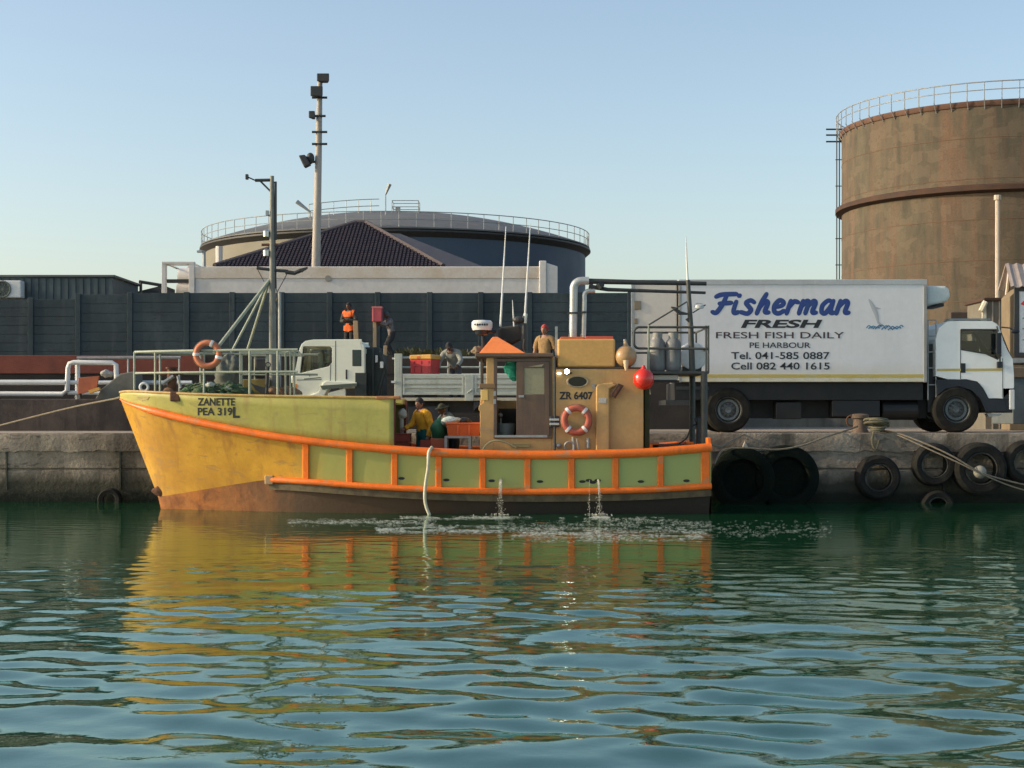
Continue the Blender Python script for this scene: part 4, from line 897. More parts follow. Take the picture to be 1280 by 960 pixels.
    m = MB()                                    # pale worn band under the lower rail
    for far in (False, True):
        m.grid([[hp('low', p, -.012, far, -.05) for p in cols('low', 60, 336, 889)], [hp('low', p, -.006, far, -.21) for p in cols('low', 60, 336, 889)]])
    m.build('worn_band', M('worn_band', (.13, .10, .05), (.07, .05, .03), 4, .4, .62, rough=.8), T, smooth='all')
    m = MB(); c = hp('low', 335, -.03); m.box(c.x-.06, c.x+.12, c.y-.09, c.y+.05, c.z-.09, c.z+.1); m.build('rail_end', M('worn_end', (.55, .36, .18), rough=.7), T, bev=.02)
    # scuppers
    for px, py in ((502, 598), (558, 600), (614.5, 601), (675, 602), (728, 602), (736, 600.5), (741, 603), (747, 600.5), (801, 602), (858, 601)):
        t = .3; yl, hl = ln('low', px); yr, hr = ln('rub', px); tt = (yl-py)/(yl-yr); c = P(px, py, BY-(hl+(hr-hl)*tt)-.004)
        m = MB(); m.lathe([(.001, -.004), (.045, -.004), (.05, .02)], c, (0, 1, .1), 12)
        for v in m.v: v.x = c.x+(v.x-c.x)*1.5; v.z = c.z+(v.z-c.z)*.65
        m.build('scupper', ink, T)
    # decks
    m = MB(); rows = []
    for p in cols('top', 40, 152, 491):
        z = -.09; rows.append([hp('top', p, .06, False, z), hp('top', p, .06, True, z)])
    m.grid(rows); m.build('foredeck', M('foredeck_olive', (.25, .24, .10), (.16, .13, .07), 3, rough=.8), T, fixn=False)
    m = MB(); m.box(PX(489, BY)+.02, 4.1, BY-1.78, BY+1.78, .55, .64); m.build('deck', M('deck_brown', (.16, .075, .04), (.10, .06, .04), 3, rough=.85), T)
    m = MB(); x = PX(484, BY); m.box(x, x+.06, BY-1.75, BY+1.75, .6, hp('top', 484).z-.08); m.build('fore_bulkhead', MATS['maroon_inside'], T)
    # name and number on the bow
    bl = bpy.data.objects
    text('ZANETTE', 247, 293.5, 497.5, 507, hull_place, .0, .03).build('lettering', ink, T, fixn=False)
    text('PEA 319', 247, 290.5, 509.5, 519.5, hull_place, .0, .03).build('lettering', ink, T, fixn=False)
    text('L', 291, 299.5, 508.5, 522.5, hull_place, .0, .035).build('lettering', ink, T, fixn=False)
    m = MB(); m.add([hull_place(a, b, .002) for a, b in ((172, 496.5), (186, 496.5), (183, 500), (179, 500), (178, 502.5), (177, 500), (174, 500))], [tuple(range(7))]); m.tube([hull_place(a, b, .002) for a, b in ((171, 496), (187, 496), (184, 500), (175, 500))], .006, 4); m.build('bow_mark', M('mark_brown', (.36, .28, .1), rough=.6), T, fixn=False)
    m = MB(); c = hull_place(219, 496, .0); m.box(c.x-.11, c.x+.11, c.y-.05, c.y+.2, c.z-.1, c.z+.11); m.build('fairlead_plate', rusty, T, bev=.03)
    m = MB(); c = P(199, 614, BY-.06); m.lump(c, (.16, .06, .12), .3, 6, flat=False, seed=2); m.build('stem_scar', rusty, T, smooth='all')
    m = MB(); m.tube([hull_place(193, 500, 0)+Vector((0, 0, -.0)), P(196, 560, BY-.42)], .004, 4)
    # bow rails
    rail = [150.5+13, 170, 182, 194, 225, 255, 285, 312, 346, 372]
    def rp(px, z, far=False):
        y, hb = ln('top', px); p = P(px, y, BY-max(hb-.1, .02)); 
        if px < 168: p.y = BY
        if far: p.y = 2*BY-p.y
        p.z = z; return p
    z1, z2 = PZ(438.5, 33.8), PZ(465.5, 33.8)
    for z, r in ((z1, .028), (z2, .024)):
        m = MB(); near = spline([rp(p, z) for p in rail], 4); m.tube(near, r, 8)
        m.tube(spline([rp(p, z+.03, True) for p in rail], 4), r, 8); m.build('rail', palegreen, T, smooth=True)
    for px, far in ((168, 0), (194, 0), (255, 0), (312, 0), (347, 0), (182, 1), (225, 1), (290, 1), (340, 1)):
        m = MB(); p = rp(px, z1, far); m.tube([Vector((p.x, p.y, hp('top', px).z-.08)), p], .024, 8); m.build('rail_post', palegreen, T, smooth=True)
    m = MB()
    for px in (357, 363, 368): p = P(px, 441, 34.2); m.tube([p+Vector((0, 0, -1.0)), p, p+Vector((.08, 0, .04)), p+Vector((.14, 0, -.05))], .022, 6)
    m.build('rail_end_hoops', palegreen, T, smooth=True)
    m = MB(); m.torus(P(180, 484, BY-.5), (0, 1, .1), .085, .03, 20, 8); m.build('fairlead', white, T, smooth=True)
    m = MB(); c = P(215, 490, BY-.3); m.tube([c+Vector((0, 0, -.1)), c+Vector((0, 0, .5))], [.11, .1], 12); m.tube([c+Vector((-.25, 0, .38)), c+Vector((.25, 0, .42))], .035, 8); m.tube([c+Vector((0, 0, .5)), c+Vector((0, 0, .54))], .13, 12); m.build('bow_bitts', rusty, T, smooth=True)
    m = MB(); m.tube([P(203, 480, BY-.4), P(217, 470, BY-.4)], .045, 8); m.tube([P(226, 485, BY-.5), P(222, 470, BY-.5)], .03, 8); m.build('windlass_arm', steel, T)
    # grey winch housing, frame and deck box on the foredeck
    m = MB(); m.lump(P(286, 476, BY+.1), (.32, .36, .58), .4, 4, n=40, m=28, flat=False, seed=5); m.build('covered_winch', tarp, T, smooth='all')
    m = MB(); z0 = hp('top', 300).z-.1
    for a, b in ((301, BY-.7), (334, BY-.7), (301, BY+.5), (334, BY+.5)): q = P(a, 443, BY-.7); m.box(q.x-.035, q.x+.035, b, b+.07, z0, q.z)
    q0, q1 = P(299, 443, BY-.7), P(370, 443, BY-.7); m.box(q0.x, q1.x, BY-.72, BY-.64, q0.z, q0.z+.07); m.box(q0.x, q1.x, BY+.5, BY+.57, q0.z, q0.z+.07); m.box(q0.x, q1.x, BY-.70, BY-.64, q0.z-.45, q0.z-.42); m.build('net_frame', palegreen, T, bev=.01)
    m = MB(); m.pbox(303, 333, 474, 499, BY-.6, BY+.4); m.build('deck_box', M('deck_box_ochre', (.36, .26, .06), (.3, .2, .06), 3, rough=.6), T, bev=.02)
    m = MB(); m.pbox(318, 336, 447, 472, BY+.0, BY+.5); m.build('hauler_motor', darkm, T, bev=.04)
    # mast with braces
    m = MB(); m.tube([P(341, 498, BY), P(340.5, 370, BY), P(340, 220, BY)], [.085, .07, .045], 12); ms = m.build('mast', M('mast_grey_brown', (.23, .23, .19), (.16, .15, .12), 4, rough=.6), T, smooth=True)
    m = MB(); m.tube([P(340, 225, BY), P(319, 225.5, BY)], .035, 8); m.tube([P(339, 240, BY), P(325, 226, BY)], .022, 6); m.tube([P(319, 225.5, BY), P(309, 221, BY)], .015, 6); m.build('mast_arm', darkm, ms)
    m = MB(); m.pbox(306.5, 310, 217.5, 224, BY-.05, BY+.05); m.build('mast_camera', darkm, ms, bev=.01)
    m = MB(); m.tube([P(344.5, 227, BY), P(344.5, 300, BY)], .03, 6); m.tube([P(344, 228, BY), P(340, 228, BY)], .015, 5); m.tube([P(344, 270, BY), P(340, 270, BY)], .015, 5); m.tube([P(343.5, 300, BY), P(345, 360, BY)], .02, 6); m.build('whip_bracket', darkm, ms)
    m = MB(); m.pbox(332, 335.5, 263, 269, BY-.05, BY+.05); m.tube([P(334, 269, BY), P(340, 270, BY)], .02, 6); m.build('horn', steel, ms)
    for py in (292, 316):
        m = MB(); m.lathe([(.001, -.07), (.07, -.07), (.075, .05), (.04, .08), (.001, .09)], P(333, py, BY), (0, 0, 1), 14); m.build('mast_lamp', chrome, ms, smooth=True)
    m = MB(); m.tube([P(327, 306, BY), P(347, 306, BY)], .03, 6); m.tube([P(331, 318, BY), P(340, 318, BY)], .025, 6); m.tube([P(331, 294, BY), P(340, 294, BY)], .025, 6); m.build('lamp_bracket', rusty, ms)
    m = MB(); m.tube([P(321, 335, BY), P(345, 338, BY), P(360, 339, BY)], .035, 8); m.build('yard_arm', darkm, ms)
    m = MB(); m.tube([P(357, 340, BY), P(368, 341.5, BY), P(376, 338, BY)], .045, 8); m.pprism([(374, 336), (384, 333.5), (383, 335.5), (376, 340)], BY-.08, BY+.08); m.build('deck_lamp', darkm, ms)
    for a, b, c, d in ((321, 335, 330, 352), (360, 340, 346, 366)):
        m = MB(); m.tube([P(a, b, BY), P(c, d, BY)], .009, 5); m.build('stay', darkm, ms)
    for a, b, r, dy in ((279, 443, .04, -1.1), (298, 441, .03, 1.0), (291, 441, .028, -.2)):
        m = MB(); p0 = P(337, 350, BY); p1 = P(a, b, BY); p1.y += dy; m.tube([p0, p1], r, 8); m.build('brace', palegreen, T, smooth=True)
    m = MB(); m.tube([P(349.5, 366, BY+.3), P(349.5, 497, BY+.3)], .034, 8); m.build('white_pole', steel, T, smooth=True)
    m = MB(); m.tube(spline([P(345, 360, BY), P(347, 370, BY-.1), P(344, 380, BY), P(347, 390, BY)], 4), .012, 5); m.build('halyard', rope, ms)
    wheelhouse(T); gantry(T)
    return T
def wheelhouse(T):
    Y0 = 33.65; Y1 = 36.4; dk = .62
    def wall(m, a, b, t, zb=dk, y0=Y0, y1=Y0+.06): m.box(PX(a, Y0), PX(b, Y0), y0, y1, zb, PZ(t, Y0))
    zr = PZ(447, Y0)
    # fore part with door opening
    m = MB()
    m.prism([(PX(600, Y0), dk), (PX(617, Y0), dk), (PX(617, Y0), PZ(447, Y0)), (PX(608, Y0), PZ(447, Y0)), (PX(608, Y0), PZ(486, Y0)), (PX(604, Y0), PZ(486, Y0)), (PX(604, Y0), PZ(503, Y0)), (PX(599, Y0), PZ(507, Y0)), (PX(598, Y0), PZ(512, Y0)), (PX(600, Y0), PZ(514, Y0))], Y0, Y0+.08)
    wall(m, 617, 690, 545); wall(m, 690, 694, 447); wall(m, 617, 690, 447, PZ(451, Y0))
    # aft part (taller box), returns
    m.prism([(PX(694, Y0), dk), (PX(804, Y0), dk), (PX(804, Y0), PZ(461, Y0)), (PX(694, Y0), PZ(461, Y0))], Y0-.02, Y0+.06)
    x4 = PX(804, Y0); m.box(x4-.06, x4, Y0+.06, Y1, dk, PZ(461, Y0)); m.box(PX(694, Y0), x4-.06, Y1-.06, Y1, dk, PZ(461, Y0))
    m.box(PX(608, Y0), PX(694, Y0), Y1-.06, Y1, dk, PZ(500, Y0)); m.box(PX(608, Y0), PX(613, Y0), Y1-.4, Y1-.06, PZ(500, Y0), zr); m.box(PX(668, Y0), PX(694, Y0), Y1-.06, Y1, PZ(500, Y0), zr)
    x0 = PX(600, Y0); m.box(x0, x0+.08, Y0+.08, Y1, dk, PZ(500, Y0)); m.box(PX(694, Y0), PX(694, Y0)+.06, Y0+.06, Y1-.06, dk, PZ(461, Y0))
    wh = m.build('wheelhouse', tan, T, bev=.012)
    m = MB(); m.box(PX(692, Y0), x4+.01, Y0-.03, Y1+.02, PZ(461, Y0)-.0, PZ(459, Y0)+.0); m.build('aft_roof', M('roof_edge_dark', (.07, .045, .035), rough=.6), wh, bev=.01)
    m = MB(); m.pprism([(806, 476), (812, 476), (812, 572), (806, 572)], Y0+.3, Y1-.3); m.build('aft_recess', M('dark_green_paint', (.05, .06, .015), (.03, .04, .015), 3, rough=.7), wh)
    m = MB(); m.box(PX(594, Y0), PX(692, Y0), Y0-.12, Y1+.1, PZ(446.5, Y0), PZ(441.5, Y0)); m.build('fore_roof', M('roof_brown', (.16, .10, .06), (.11, .07, .05), 3, rough=.6), wh, bev=.02)
    m = MB(); A = [P(599, 441.4, Y0-.1), P(657, 441.4, Y0-.1)]; b = [Vector((A[0].x, Y1-.6, A[0].z)), Vector((A[1].x, Y1-.6, A[0].z))]; t0, t1 = P(616, 421, Y0+.5), P(622, 421, Y0+.5); t2, t3 = Vector((t0.x, Y1-1.2, t0.z)), Vector((t1.x, Y1-1.2, t0.z))
    m.add([A[0], A[1], b[1], b[0], t0, t1, t3, t2], [(0,1,5,4),(1,2,6,5),(2,3,7,6),(3,0,4,7),(4,5,6,7),(0,3,2,1)]); m.build('roof_cover', orlight, wh, bev=.015)
    m = MB(); m.lump(P(596, 438.5, Y0+.3), (.11, .14, .08), .6, 8, flat=False, seed=4); m.build('roof_bundle', M('bundle_tan', (.24, .18, .11), (.16, .11, .07), 8, rough=.9), wh, smooth='all')
    # side trim, shelf, bright plate painted as sunlight on the front
    m = MB(); m.box(PX(600, Y0)-.02, PX(619, Y0), Y0-.05, Y0-.002, PZ(485.5, Y0), PZ(479.5, Y0)); m.build('trim_rail', M('trim_dark_tan', (.25, .15, .07), rough=.6), wh, bev=.015)
    m = MB(); m.box(PX(601, Y0), PX(610, Y0), Y0-.03, Y0-.003, PZ(500.5, Y0), PZ(487, Y0)); m.build('sunlit_patch', M('sunlit_yellow', (.85, .55, .16), rough=.4, fine=.05), wh, bev=.01)
    m = MB(); m.box(PX(600.5, Y0), PX(603, Y0), Y0+.2, Y0+.26, PZ(486, Y0), PZ(447, Y0)); m.build('front_mullion', brown, wh); m = MB(); m.box(PX(600.5, Y0), PX(603, Y0), Y0+1.4, Y0+1.46, PZ(486, Y0), PZ(447, Y0)); m.build('front_mullion', brown, wh)
    m = MB(); m.box(PX(601, Y0), PX(601, Y0)+.012, Y0+.26, Y0+1.4, PZ(500, Y0), PZ(447, Y0)); m.build('front_window', seeglass, wh)
    # door frame, sliding door, window
    m = MB(); xl, xr, zt, zb = PX(617, Y0), PX(690, Y0), PZ(448, Y0), PZ(545, Y0)
    m.box(xl, xl+.07, Y0-.04, Y0+.05, zb, zt); m.box(xr-.05, xr, Y0-.04, Y0+.05, zb, zt); m.box(xl+.07, xr-.05, Y0-.04, Y0+.05, zt-.07, zt); m.box(xl+.0, xr, Y0-.06, Y0+.05, zb-.05, zb); df = m.build('door_frame', brown, wh, bev=.008)
    m = MB(); m.box(xl+.02, xr-.1, Y0-.075, Y0-.062, zb-.03, zb+.02); m.build('door_track', steel, df)
    m = MB(); dx0, dx1 = PX(645.5, Y0), xr-.052; wz0, wz1 = PZ(493, Y0), PZ(460, Y0); wx0, wx1 = PX(655, Y0), PX(680.5, Y0)
    m.box(dx0, wx0, Y0-.055, Y0-.02, zb+.005, zt-.075); m.box(wx1, dx1, Y0-.055, Y0-.02, zb+.005, zt-.075); m.box(wx0, wx1, Y0-.055, Y0-.02, zb+.005, wz0); m.box(wx0, wx1, Y0-.055, Y0-.02, wz1, zt-.075)
    dr = m.build('door', brown, wh, bev=.006)
    m = MB(); m.box(wx0+.003, wx1-.003, Y0-.04, Y0-.03, wz0+.003, wz1-.003); m.build('window', M('clouded_pane', (.33, .30, .18), (.3, .27, .16), 2, rough=.25), dr)
    m = MB(); m.pprism([(660, 458.5), (680, 455), (677, 458.5)], Y0-.065, Y0-.056); m.build('sticker', M('torn_sticker', (.4, .33, .2), rough=.6), dr)
    m = MB(); m.pbox(648.5, 655, 494, 497, Y0-.075, Y0-.056); m.build('handle', steel, dr, bev=.006)
    for py in (489, 499): 
        m = MB(); m.pbox(617, 620, py, py+6, Y0-.055, Y0-.041); m.build('hinge', steel, df, bev=.004)
    # inside
    m = MB(); m.box(PX(612, Y0), PX(692, Y0), Y0+.1, Y1-.1, dk, dk+.05); m.box(PX(690, Y0), PX(693, Y0), Y0+.1, Y1-.1, dk, zr); m.box(PX(622, Y0), PX(690, Y0), Y1-.5, Y1-.1, dk, PZ(510, Y0)); m.build('cabin_interior', interior, wh)
    m = MB(); c = P(632, 541, Y0+.5); m.lathe([(.001, .2), (.2, .2), (.22, .15), (.1, -.4)], c, (0, 0, 1), 18); m.tube([P(626, 540, Y0+.3), P(626, 523, Y0+.3)], .02, 6); m.ball(P(626, 519, Y0+.3), .045, 10, 8); m.build('helm_gear', M('helm_grey', (.2, .2, .17), rough=.5), wh, smooth=True)
    m = MB(); m.lump(P(641, 463, Y0+.6), (.17, .1, .22), .3, 6, flat=False, seed=8); tag(m.build('teal_jacket', tealc, smooth='all'), 'teal cloth hanging inside the open wheelhouse door', 'cloth')
    m = MB(); m.tube([P(641, 448, Y0+.6), P(641, 456, Y0+.6)], .01, 4); m.build('coat_hook', steel, wh)
    # aft side details
    m = MB(); m.lathe([(.001, .0), (.1, -.0), (.1, -.02), (.112, -.03), (.122, -.02), (.122, .02)], P(722, 477, Y0-.02), (0, 1, 0), 28)
    for v in m.v: v.x = PX(722, Y0)+(v.x-PX(722, Y0))*1.95; v.z = PZ(477, Y0)+(v.z-PZ(477, Y0))*1.02
    m.build('porthole', M('porthole_rim', (.45, .36, .22), rough=.4), wh, smooth=True)
    m = MB(); m.lathe([(.001, 0), (.098, 0)], P(722, 477, Y0-.029), (0, 1, 0), 24)
    for v in m.v: v.x = PX(722, Y0)+(v.x-PX(722, Y0))*1.95
    m.build('porthole_glass', glass, wh)
    def pl(px, py, lift): return P(px, py, Y0-.022)+Vector((0, -.002-lift, 0))
    text('ZR 6407', 699, 741, 489.5, 499.5, pl, 0, .035).build('lettering', ink, wh, fixn=False)
    m = MB(); m.pprism([(745, 576), (745, 484), (748, 479.5), (766, 478), (772, 481), (762, 486), (761.5, 576)], Y0-.14, Y0-.022); m.build('duct', tan, wh, bev=.03, seg=3)
    m = MB(); m.pprism([(763, 494), (773, 479), (780, 482), (769, 498)], Y0-.19, Y0-.1); m.build('vent_flap', M('vent_rust', (.06, .03, .02), (.12, .05, .03), 5, rough=.7), wh, bev=.01)
    m = MB(); m.pprism([(766, 494), (773.5, 482.5), (776, 484), (768.5, 495.5)], Y0-.205, Y0-.191); m.build('vent_slot', rusty, wh)
    m = MB(); m.pbox(748.5, 758, 497.5, 503.5, Y0-.15, Y0-.142); m.build('notice', M('notice_white', (.6, .56, .5), (.4, .36, .33), 40, rough=.6), wh)
    m = MB(); m.tube([P(693.5, 446, Y0-.1), P(693.5, 568, Y0-.1)], .025, 8); m.build('pipe', darkm, wh)
    for py in (523, 528.5):
        m = MB(); m.pbox(687, 699, py, py+3, Y0-.15, Y0-.08); m.build('clamp', chrome, wh, bev=.008)
    m = MB(); m.pbox(687, 699, 520, 534, Y0-.11, Y0-.03); m.build('clamp_plate', darkm, wh, bev=.02)
    m = MB(); m.lathe([(.001, -.09), (.05, -.08), (.065, -.02), (.05, .04), (.02, .06)], P(708.5, 464.5, Y0-.12), (0, 1, 0), 16); m.tube([P(708, 468, Y0-.1), P(715, 466, Y0-.05)], .015, 5); fl = m.build('floodlight', darkm, wh, smooth=True)
    m = MB(); m.lathe([(.001, -.097), (.045, -.092), (.052, -.075)], P(708.5, 464.5, Y0-.12), (0, 1, 0), 16); m.build('lit_lens', lampglow, fl)
    m = MB(); m.pbox(696.5, 701.5, 466, 467.5, Y0-.08, Y0-.05); m.build('strip_lamp', M('strip_glow', (1, .95, .8), emit=3., fine=0), wh)
    # base fittings: valves, hose coil
    m = MB(); c = P(712, 558, Y0-.1); m.torus(c, (0, 1, .2), .1, .022, 18, 6); m.tube([P(716, 546, Y0-.1), P(718, 568, Y0-.1)], .03, 8); m.tube([P(721, 548, Y0-.12), P(724, 568, Y0-.1)], .02, 8); m.ball(P(698, 557, Y0-.06), .06, 10, 8); m.tube([P(735, 548, Y0-.06), P(735, 560, Y0-.06)], .035, 8); m.build('valves', steel, wh, smooth=True)
    m = MB(); m.pbox(740.5, 743.5, 480, 486, Y0-.05, Y0-.022); m.pbox(741, 743, 488, 489.5, Y0-.05, Y0-.022); m.build('switch_box', steel, wh)
    m = MB(); m.tube(spline([P(602, 572, Y0-.2), P(605, 560, Y0-.25), P(613, 552.5, Y0-.25), P(624, 551, Y0-.25), P(634, 554, Y0-.2), P(645, 560, Y0-.15)], 6), .022, 8); m.build('hose', M('hose_tan', (.45, .4, .2), rough=.5), wh, smooth=True)
    m = MB(); m.pbox(638, 662, 555, 559, Y0-.04, Y0-.0); m.build('lower_vent', M('vent_olive', (.3, .25, .1), rough=.6), wh)
    # locker with orange lid on the roof, exhaust uprights
    m = MB(); m.pbox(697, 769, 423.5, 459, Y0+.0, Y0+1.5); lk = m.build('roof_locker', tan2, wh, bev=.04, seg=3)
    m = MB(); m.box(PX(701, Y0), PX(731, Y0), Y0+.15, Y0+1.2, PZ(423.5, Y0), PZ(420.5, Y0)); m.build('locker_lid', orp, lk, bev=.01)
    m = MB(); m.box(PX(732, Y0), PX(767, Y0), Y0+.12, Y0+1.2, PZ(423.5, Y0), PZ(420, Y0)); m.build('locker_lid', M('red_lid', (.62, .1, .05), rough=.5), lk, bev=.01)
    Yp = Y0+.9; al = M('aluminium_pipe', (.56, .57, .53), (.46, .46, .42), 4, rough=.38, metal=.45)
    m = MB(); m.tube([P(716, 424, Yp), P(717, 372, Yp)]+arc(P(727, 361, Yp), 10*Yp/F, 180, 90, 8)+[P(736, 351, Yp)], 5*Yp/F, 16); ex = m.build('exhaust_pipe', al, wh, smooth=True)
    m = MB(); m.tube([P(729.5, 424, Yp), P(730.5, 376, Yp)]+arc(P(737, 370, Yp), 6.5*Yp/F, 180, 90, 8)+[P(744, 363.5, Yp)], 3*Yp/F, 12); m.build('exhaust_pipe', al, wh, smooth=True)
    m = MB(); m.tube([P(736, 351.5, Yp), P(800, 353, Yp), P(883, 354.5, Yp)], [.062, .055, .045], 10); m.build('boom', darkm, wh, smooth=True)
    m = MB(); m.tube([P(736, 358, Yp), P(760, 362, Yp), P(882, 366, Yp)], [.05, .042, .03], 8); m.tube([P(739, 350, Yp), P(739, 364, Yp)], .04, 8); m.build('boom', darkm, wh, smooth=True)
    m = MB(); m.pbox(710, 724, 390, 392, Yp-.1, Yp+.05); m.pbox(727, 733, 389, 391.5, Yp-.09, Yp+.05); m.build('pipe_clamp', darkm, wh)
    m = MB(); m.tube([P(748, 354, Yp-.05), P(752, 360, Yp-.05)], .07, 8); m.ball(P(752, 356, Yp-.05), .06, 10, 8); m.build('pulley', darkm, wh)
    m = MB(); m.pbox(694, 697, 408, 446, Y0+.2, Y0+.26); m.build('roof_post', steel, wh)
    # radar and aerials
    Yr = Y0+.8
    m = MB(); m.lathe([(.001, -.11), (.2, -.11), (.225, -.04), (.225, .06), (.19, .1), (.001, .115)], P(602.5, 406.5, Yr), (0, 0, 1), 28); rd = m.build('radar_dome', white, wh, smooth=True)
    m = MB(); m.lathe([(.06, -.22), (.13, -.2), (.16, -.112), (.06, -.112)], P(602.5, 406.5, Yr), (0, 0, 1), 24); m.tube([P(603, 417, Yr), P(604, 441, Yr)], .03, 8); m.tube([P(606, 415, Yr), P(624, 414, Yr)], .04, 8); m.build('radar_bracket', navy, rd, smooth=True)
    m = MB()
    for k, (a, b) in enumerate(((593, 595), (596, 598), (599, 601), (602, 604), (605, 607), (608, 610))): m.box(PX(a+.2, Yr), PX(b, Yr), Yr-.232-.006*(k in (2, 3)), Yr-.2, PZ(407.5, Yr), PZ(405.2, Yr))
    m.build('radar_marking', navy, rd)
    m = MB(); m.pprism([(623, 425), (624, 409), (648, 406), (652, 408), (652, 424), (640, 430)], Yr+.2, Yr+.9); m.build('covered_console', M('console_cover', (.055, .052, .042), (.04, .04, .035), 3, rough=.8), wh, bev=.05, seg=3)
    m = MB(); m.tube([P(621, 440, Yr), P(622, 413, Yr)], .05, 8); m.tube([P(626, 440, Yr), P(632, 424, Yr)], .03, 6); m.tube([P(654, 443, Yr), P(655.5, 395, Yr)], .045, 8); m.tube([P(647, 400, Yr), P(655, 400, Yr)], .05, 8); m.ball(P(648, 400, Yr), (.13, .1, .08), 12, 8); m.build('aerial_frame', darkm, wh)
    m = MB(); m.tube(spline([P(655, 424, Yr-.05), P(654, 436, Yr-.1), P(660, 443, Yr-.1), P(668, 441, Yr-.05)], 6), .012, 6); m.build('cable', rope, wh)
    for a, b, c, d, r in ((625.5, 408, 632.5, 283, .024), (656, 400, 663, 280, .024), (642.5, 408, 640.5, 375, .018)):
        m = MB(); m.tube([P(a, b, Yr), P((a+c)/2, (b+d)/2, Yr), P(c, d, Yr)], [r, r*.8, r*.35], 8); m.build('aerial', white, wh, smooth=True)
    m = MB(); m.tube([P(655.5, 404, Yr), P(657, 392, Yr)], .045, 8); m.build('aerial_mount', chrome, wh)
def gantry(T):
    Yg = 34.0; Yh = 36.3; dg = M('gantry_dark_green', (.055, .06, .05), (.09, .085, .07), 4, rough=.55)
    m = MB(); m.box(PX(803, Yg), PX(886, Yg), Yg-.06, Yh, PZ(467.5, Yg), PZ(464, Yg)); gn = m.build('gantry_platform', dg, T, bev=.01)
    m = MB(); m.tube([P(880, 465, Yg), P(880, 575, Yg)], .075, 10); m.build('gantry_leg', dg, gn, smooth=True)
    m = MB(); q = P(880, 465, Yg); m.tube([Vector((q.x, Yh-.1, q.z)), Vector((q.x, Yh-.1, .6))], .07, 10); m.build('gantry_leg', dg, gn, smooth=True)
    def rail(z_, r, hoop):
        p = []
        a = P(803, z_, Yg); b = P(885, z_, Yg)
        m = MB(); m.tube([Vector((a.x if hoop else P(808, 0, Yg).x, Yh-.1, a.z)), Vector((b.x, Yh-.1, a.z)), Vector((b.x, Yg, a.z)), Vector((P(808, 0, Yg).x if hoop else P(800, 0, Yg).x, Yg, a.z))], r, 8); return m
    m = MB(); m.tube([P(885, 409, Yg), P(800, 409, Yg)]+arc(P(799, 415.5, Yg), 6.5*Yg/F, 90, 180, 6)+[P(792.5, 428, Yg)]+arc(P(799, 429, Yg), 6.5*Yg/F, 180, 270, 6)+[P(885, 436, Yg)], .026, 8); m.build('gantry_rail', dg, gn, smooth=True)
    for z_ in (409, 436):
        m = MB(); a, b = P(800, z_, Yg), P(885, z_, Yg); m.tube([b, Vector((b.x, Yh-.1, b.z)), Vector((a.x, Yh-.1, b.z))], .024, 8); m.build('gantry_rail', dg, gn, smooth=True)
    for px in (810.5, 882.5, 885.5):
        m = MB(); m.tube([P(px, 466, Yg), P(px, 407, Yg)], .028 if px < 820 else .022, 8); m.build('rail_post', palegreen if px < 820 else dg, gn, smooth=True)
    for px in (830, 885):
        q = P(px, 466, Yg); m = MB(); m.tube([Vector((q.x, Yh-.1, q.z)), Vector((q.x, Yh-.1, PZ(409, Yg)))], .024, 8); m.build('rail_post', dg, gn, smooth=True)
    # post with stays and whip
    m = MB(); m.tube([P(865.5, 466, Yg+.3), P(863.5, 410, Yg+.3), P(860, 350, Yg+.3)], [.07, .06, .045], 10); ps = m.build('aft_mast', dg, gn, smooth=True)
    m = MB(); m.tube([P(860, 358, Yg+.3), P(858.5, 330, Yg+.3), P(857.5, 296, Yg+.3)], [.028, .02, .008], 8); m.build('aerial', white, ps, smooth=True)
    m = MB(); m.tube([P(859, 377, Yg+.3), P(811, 406, Yg)], .018, 6); m.tube([P(866, 391, Yg+.3), P(882, 381, Yg+.3)], .014, 6); m.build('stay', dg, ps)
    m = MB(); m.pprism([(839, 383), (845, 384), (851, 389), (859, 391), (860, 393), (850, 393), (844, 388)], Yg+.2, Yg+.4); m.pprism([(857, 399), (862, 404), (861.5, 396)], Yg+.25, Yg+.35); m.build('folded_bracket', darkm, ps, bev=.01)
    m = MB(); m.lathe([(.001, -.02), (.1, -.02), (.11, .0), (.08, .05), (.001, .06)], P(874, 383, Yg+.3), (0, -.5, 1), 16); m.build('lamp', M('lamp_grey', (.5, .52, .48), rough=.4), ps, smooth=True)
    # lower pale box under platform, stern gear
    m = MB(); m.pbox(816, 848, 468.5, 475, Yg+.2, Yg+.8); m.build('under_locker', white, gn, bev=.02); m = MB(); m.pbox(816, 849, 475.2, 478, Yg+.2, Yg+.8); m.build('under_locker_base', ink, gn)
    m = MB(); m.pbox(872, 879, 524, 580, 34.6, 34.9); m.tube([P(869, 527, 34.7), P(880, 522, 34.7)], .07, 8); m.tube(spline([P(846, 556, 34.7), P(858, 548, 34.7), P(864, 534, 34.7), P(872, 530, 34.7)], 5), .02, 6); m.build('steering_post', darkm, T, bev=.02)
    m = MB(); m.pbox(822, 868, 556, 572, 34.2, 35.4); m.build('stern_hatch', M('hatch_maroon', (.11, .045, .03), rough=.7), T, bev=.02)
    m = MB(); m.pbox(808, 824, 553.5, 556, 34.3, 34.6); m.pbox(858, 867, 552.5, 555, 34.3, 34.6); m.build('hatch_coaming', orange, T, bev=.006)
    m = MB(); m.pbox(884, 889, 547, 572, 33.3, 33.6); m.build('stern_post', orange, T, bev=.02)
boat()
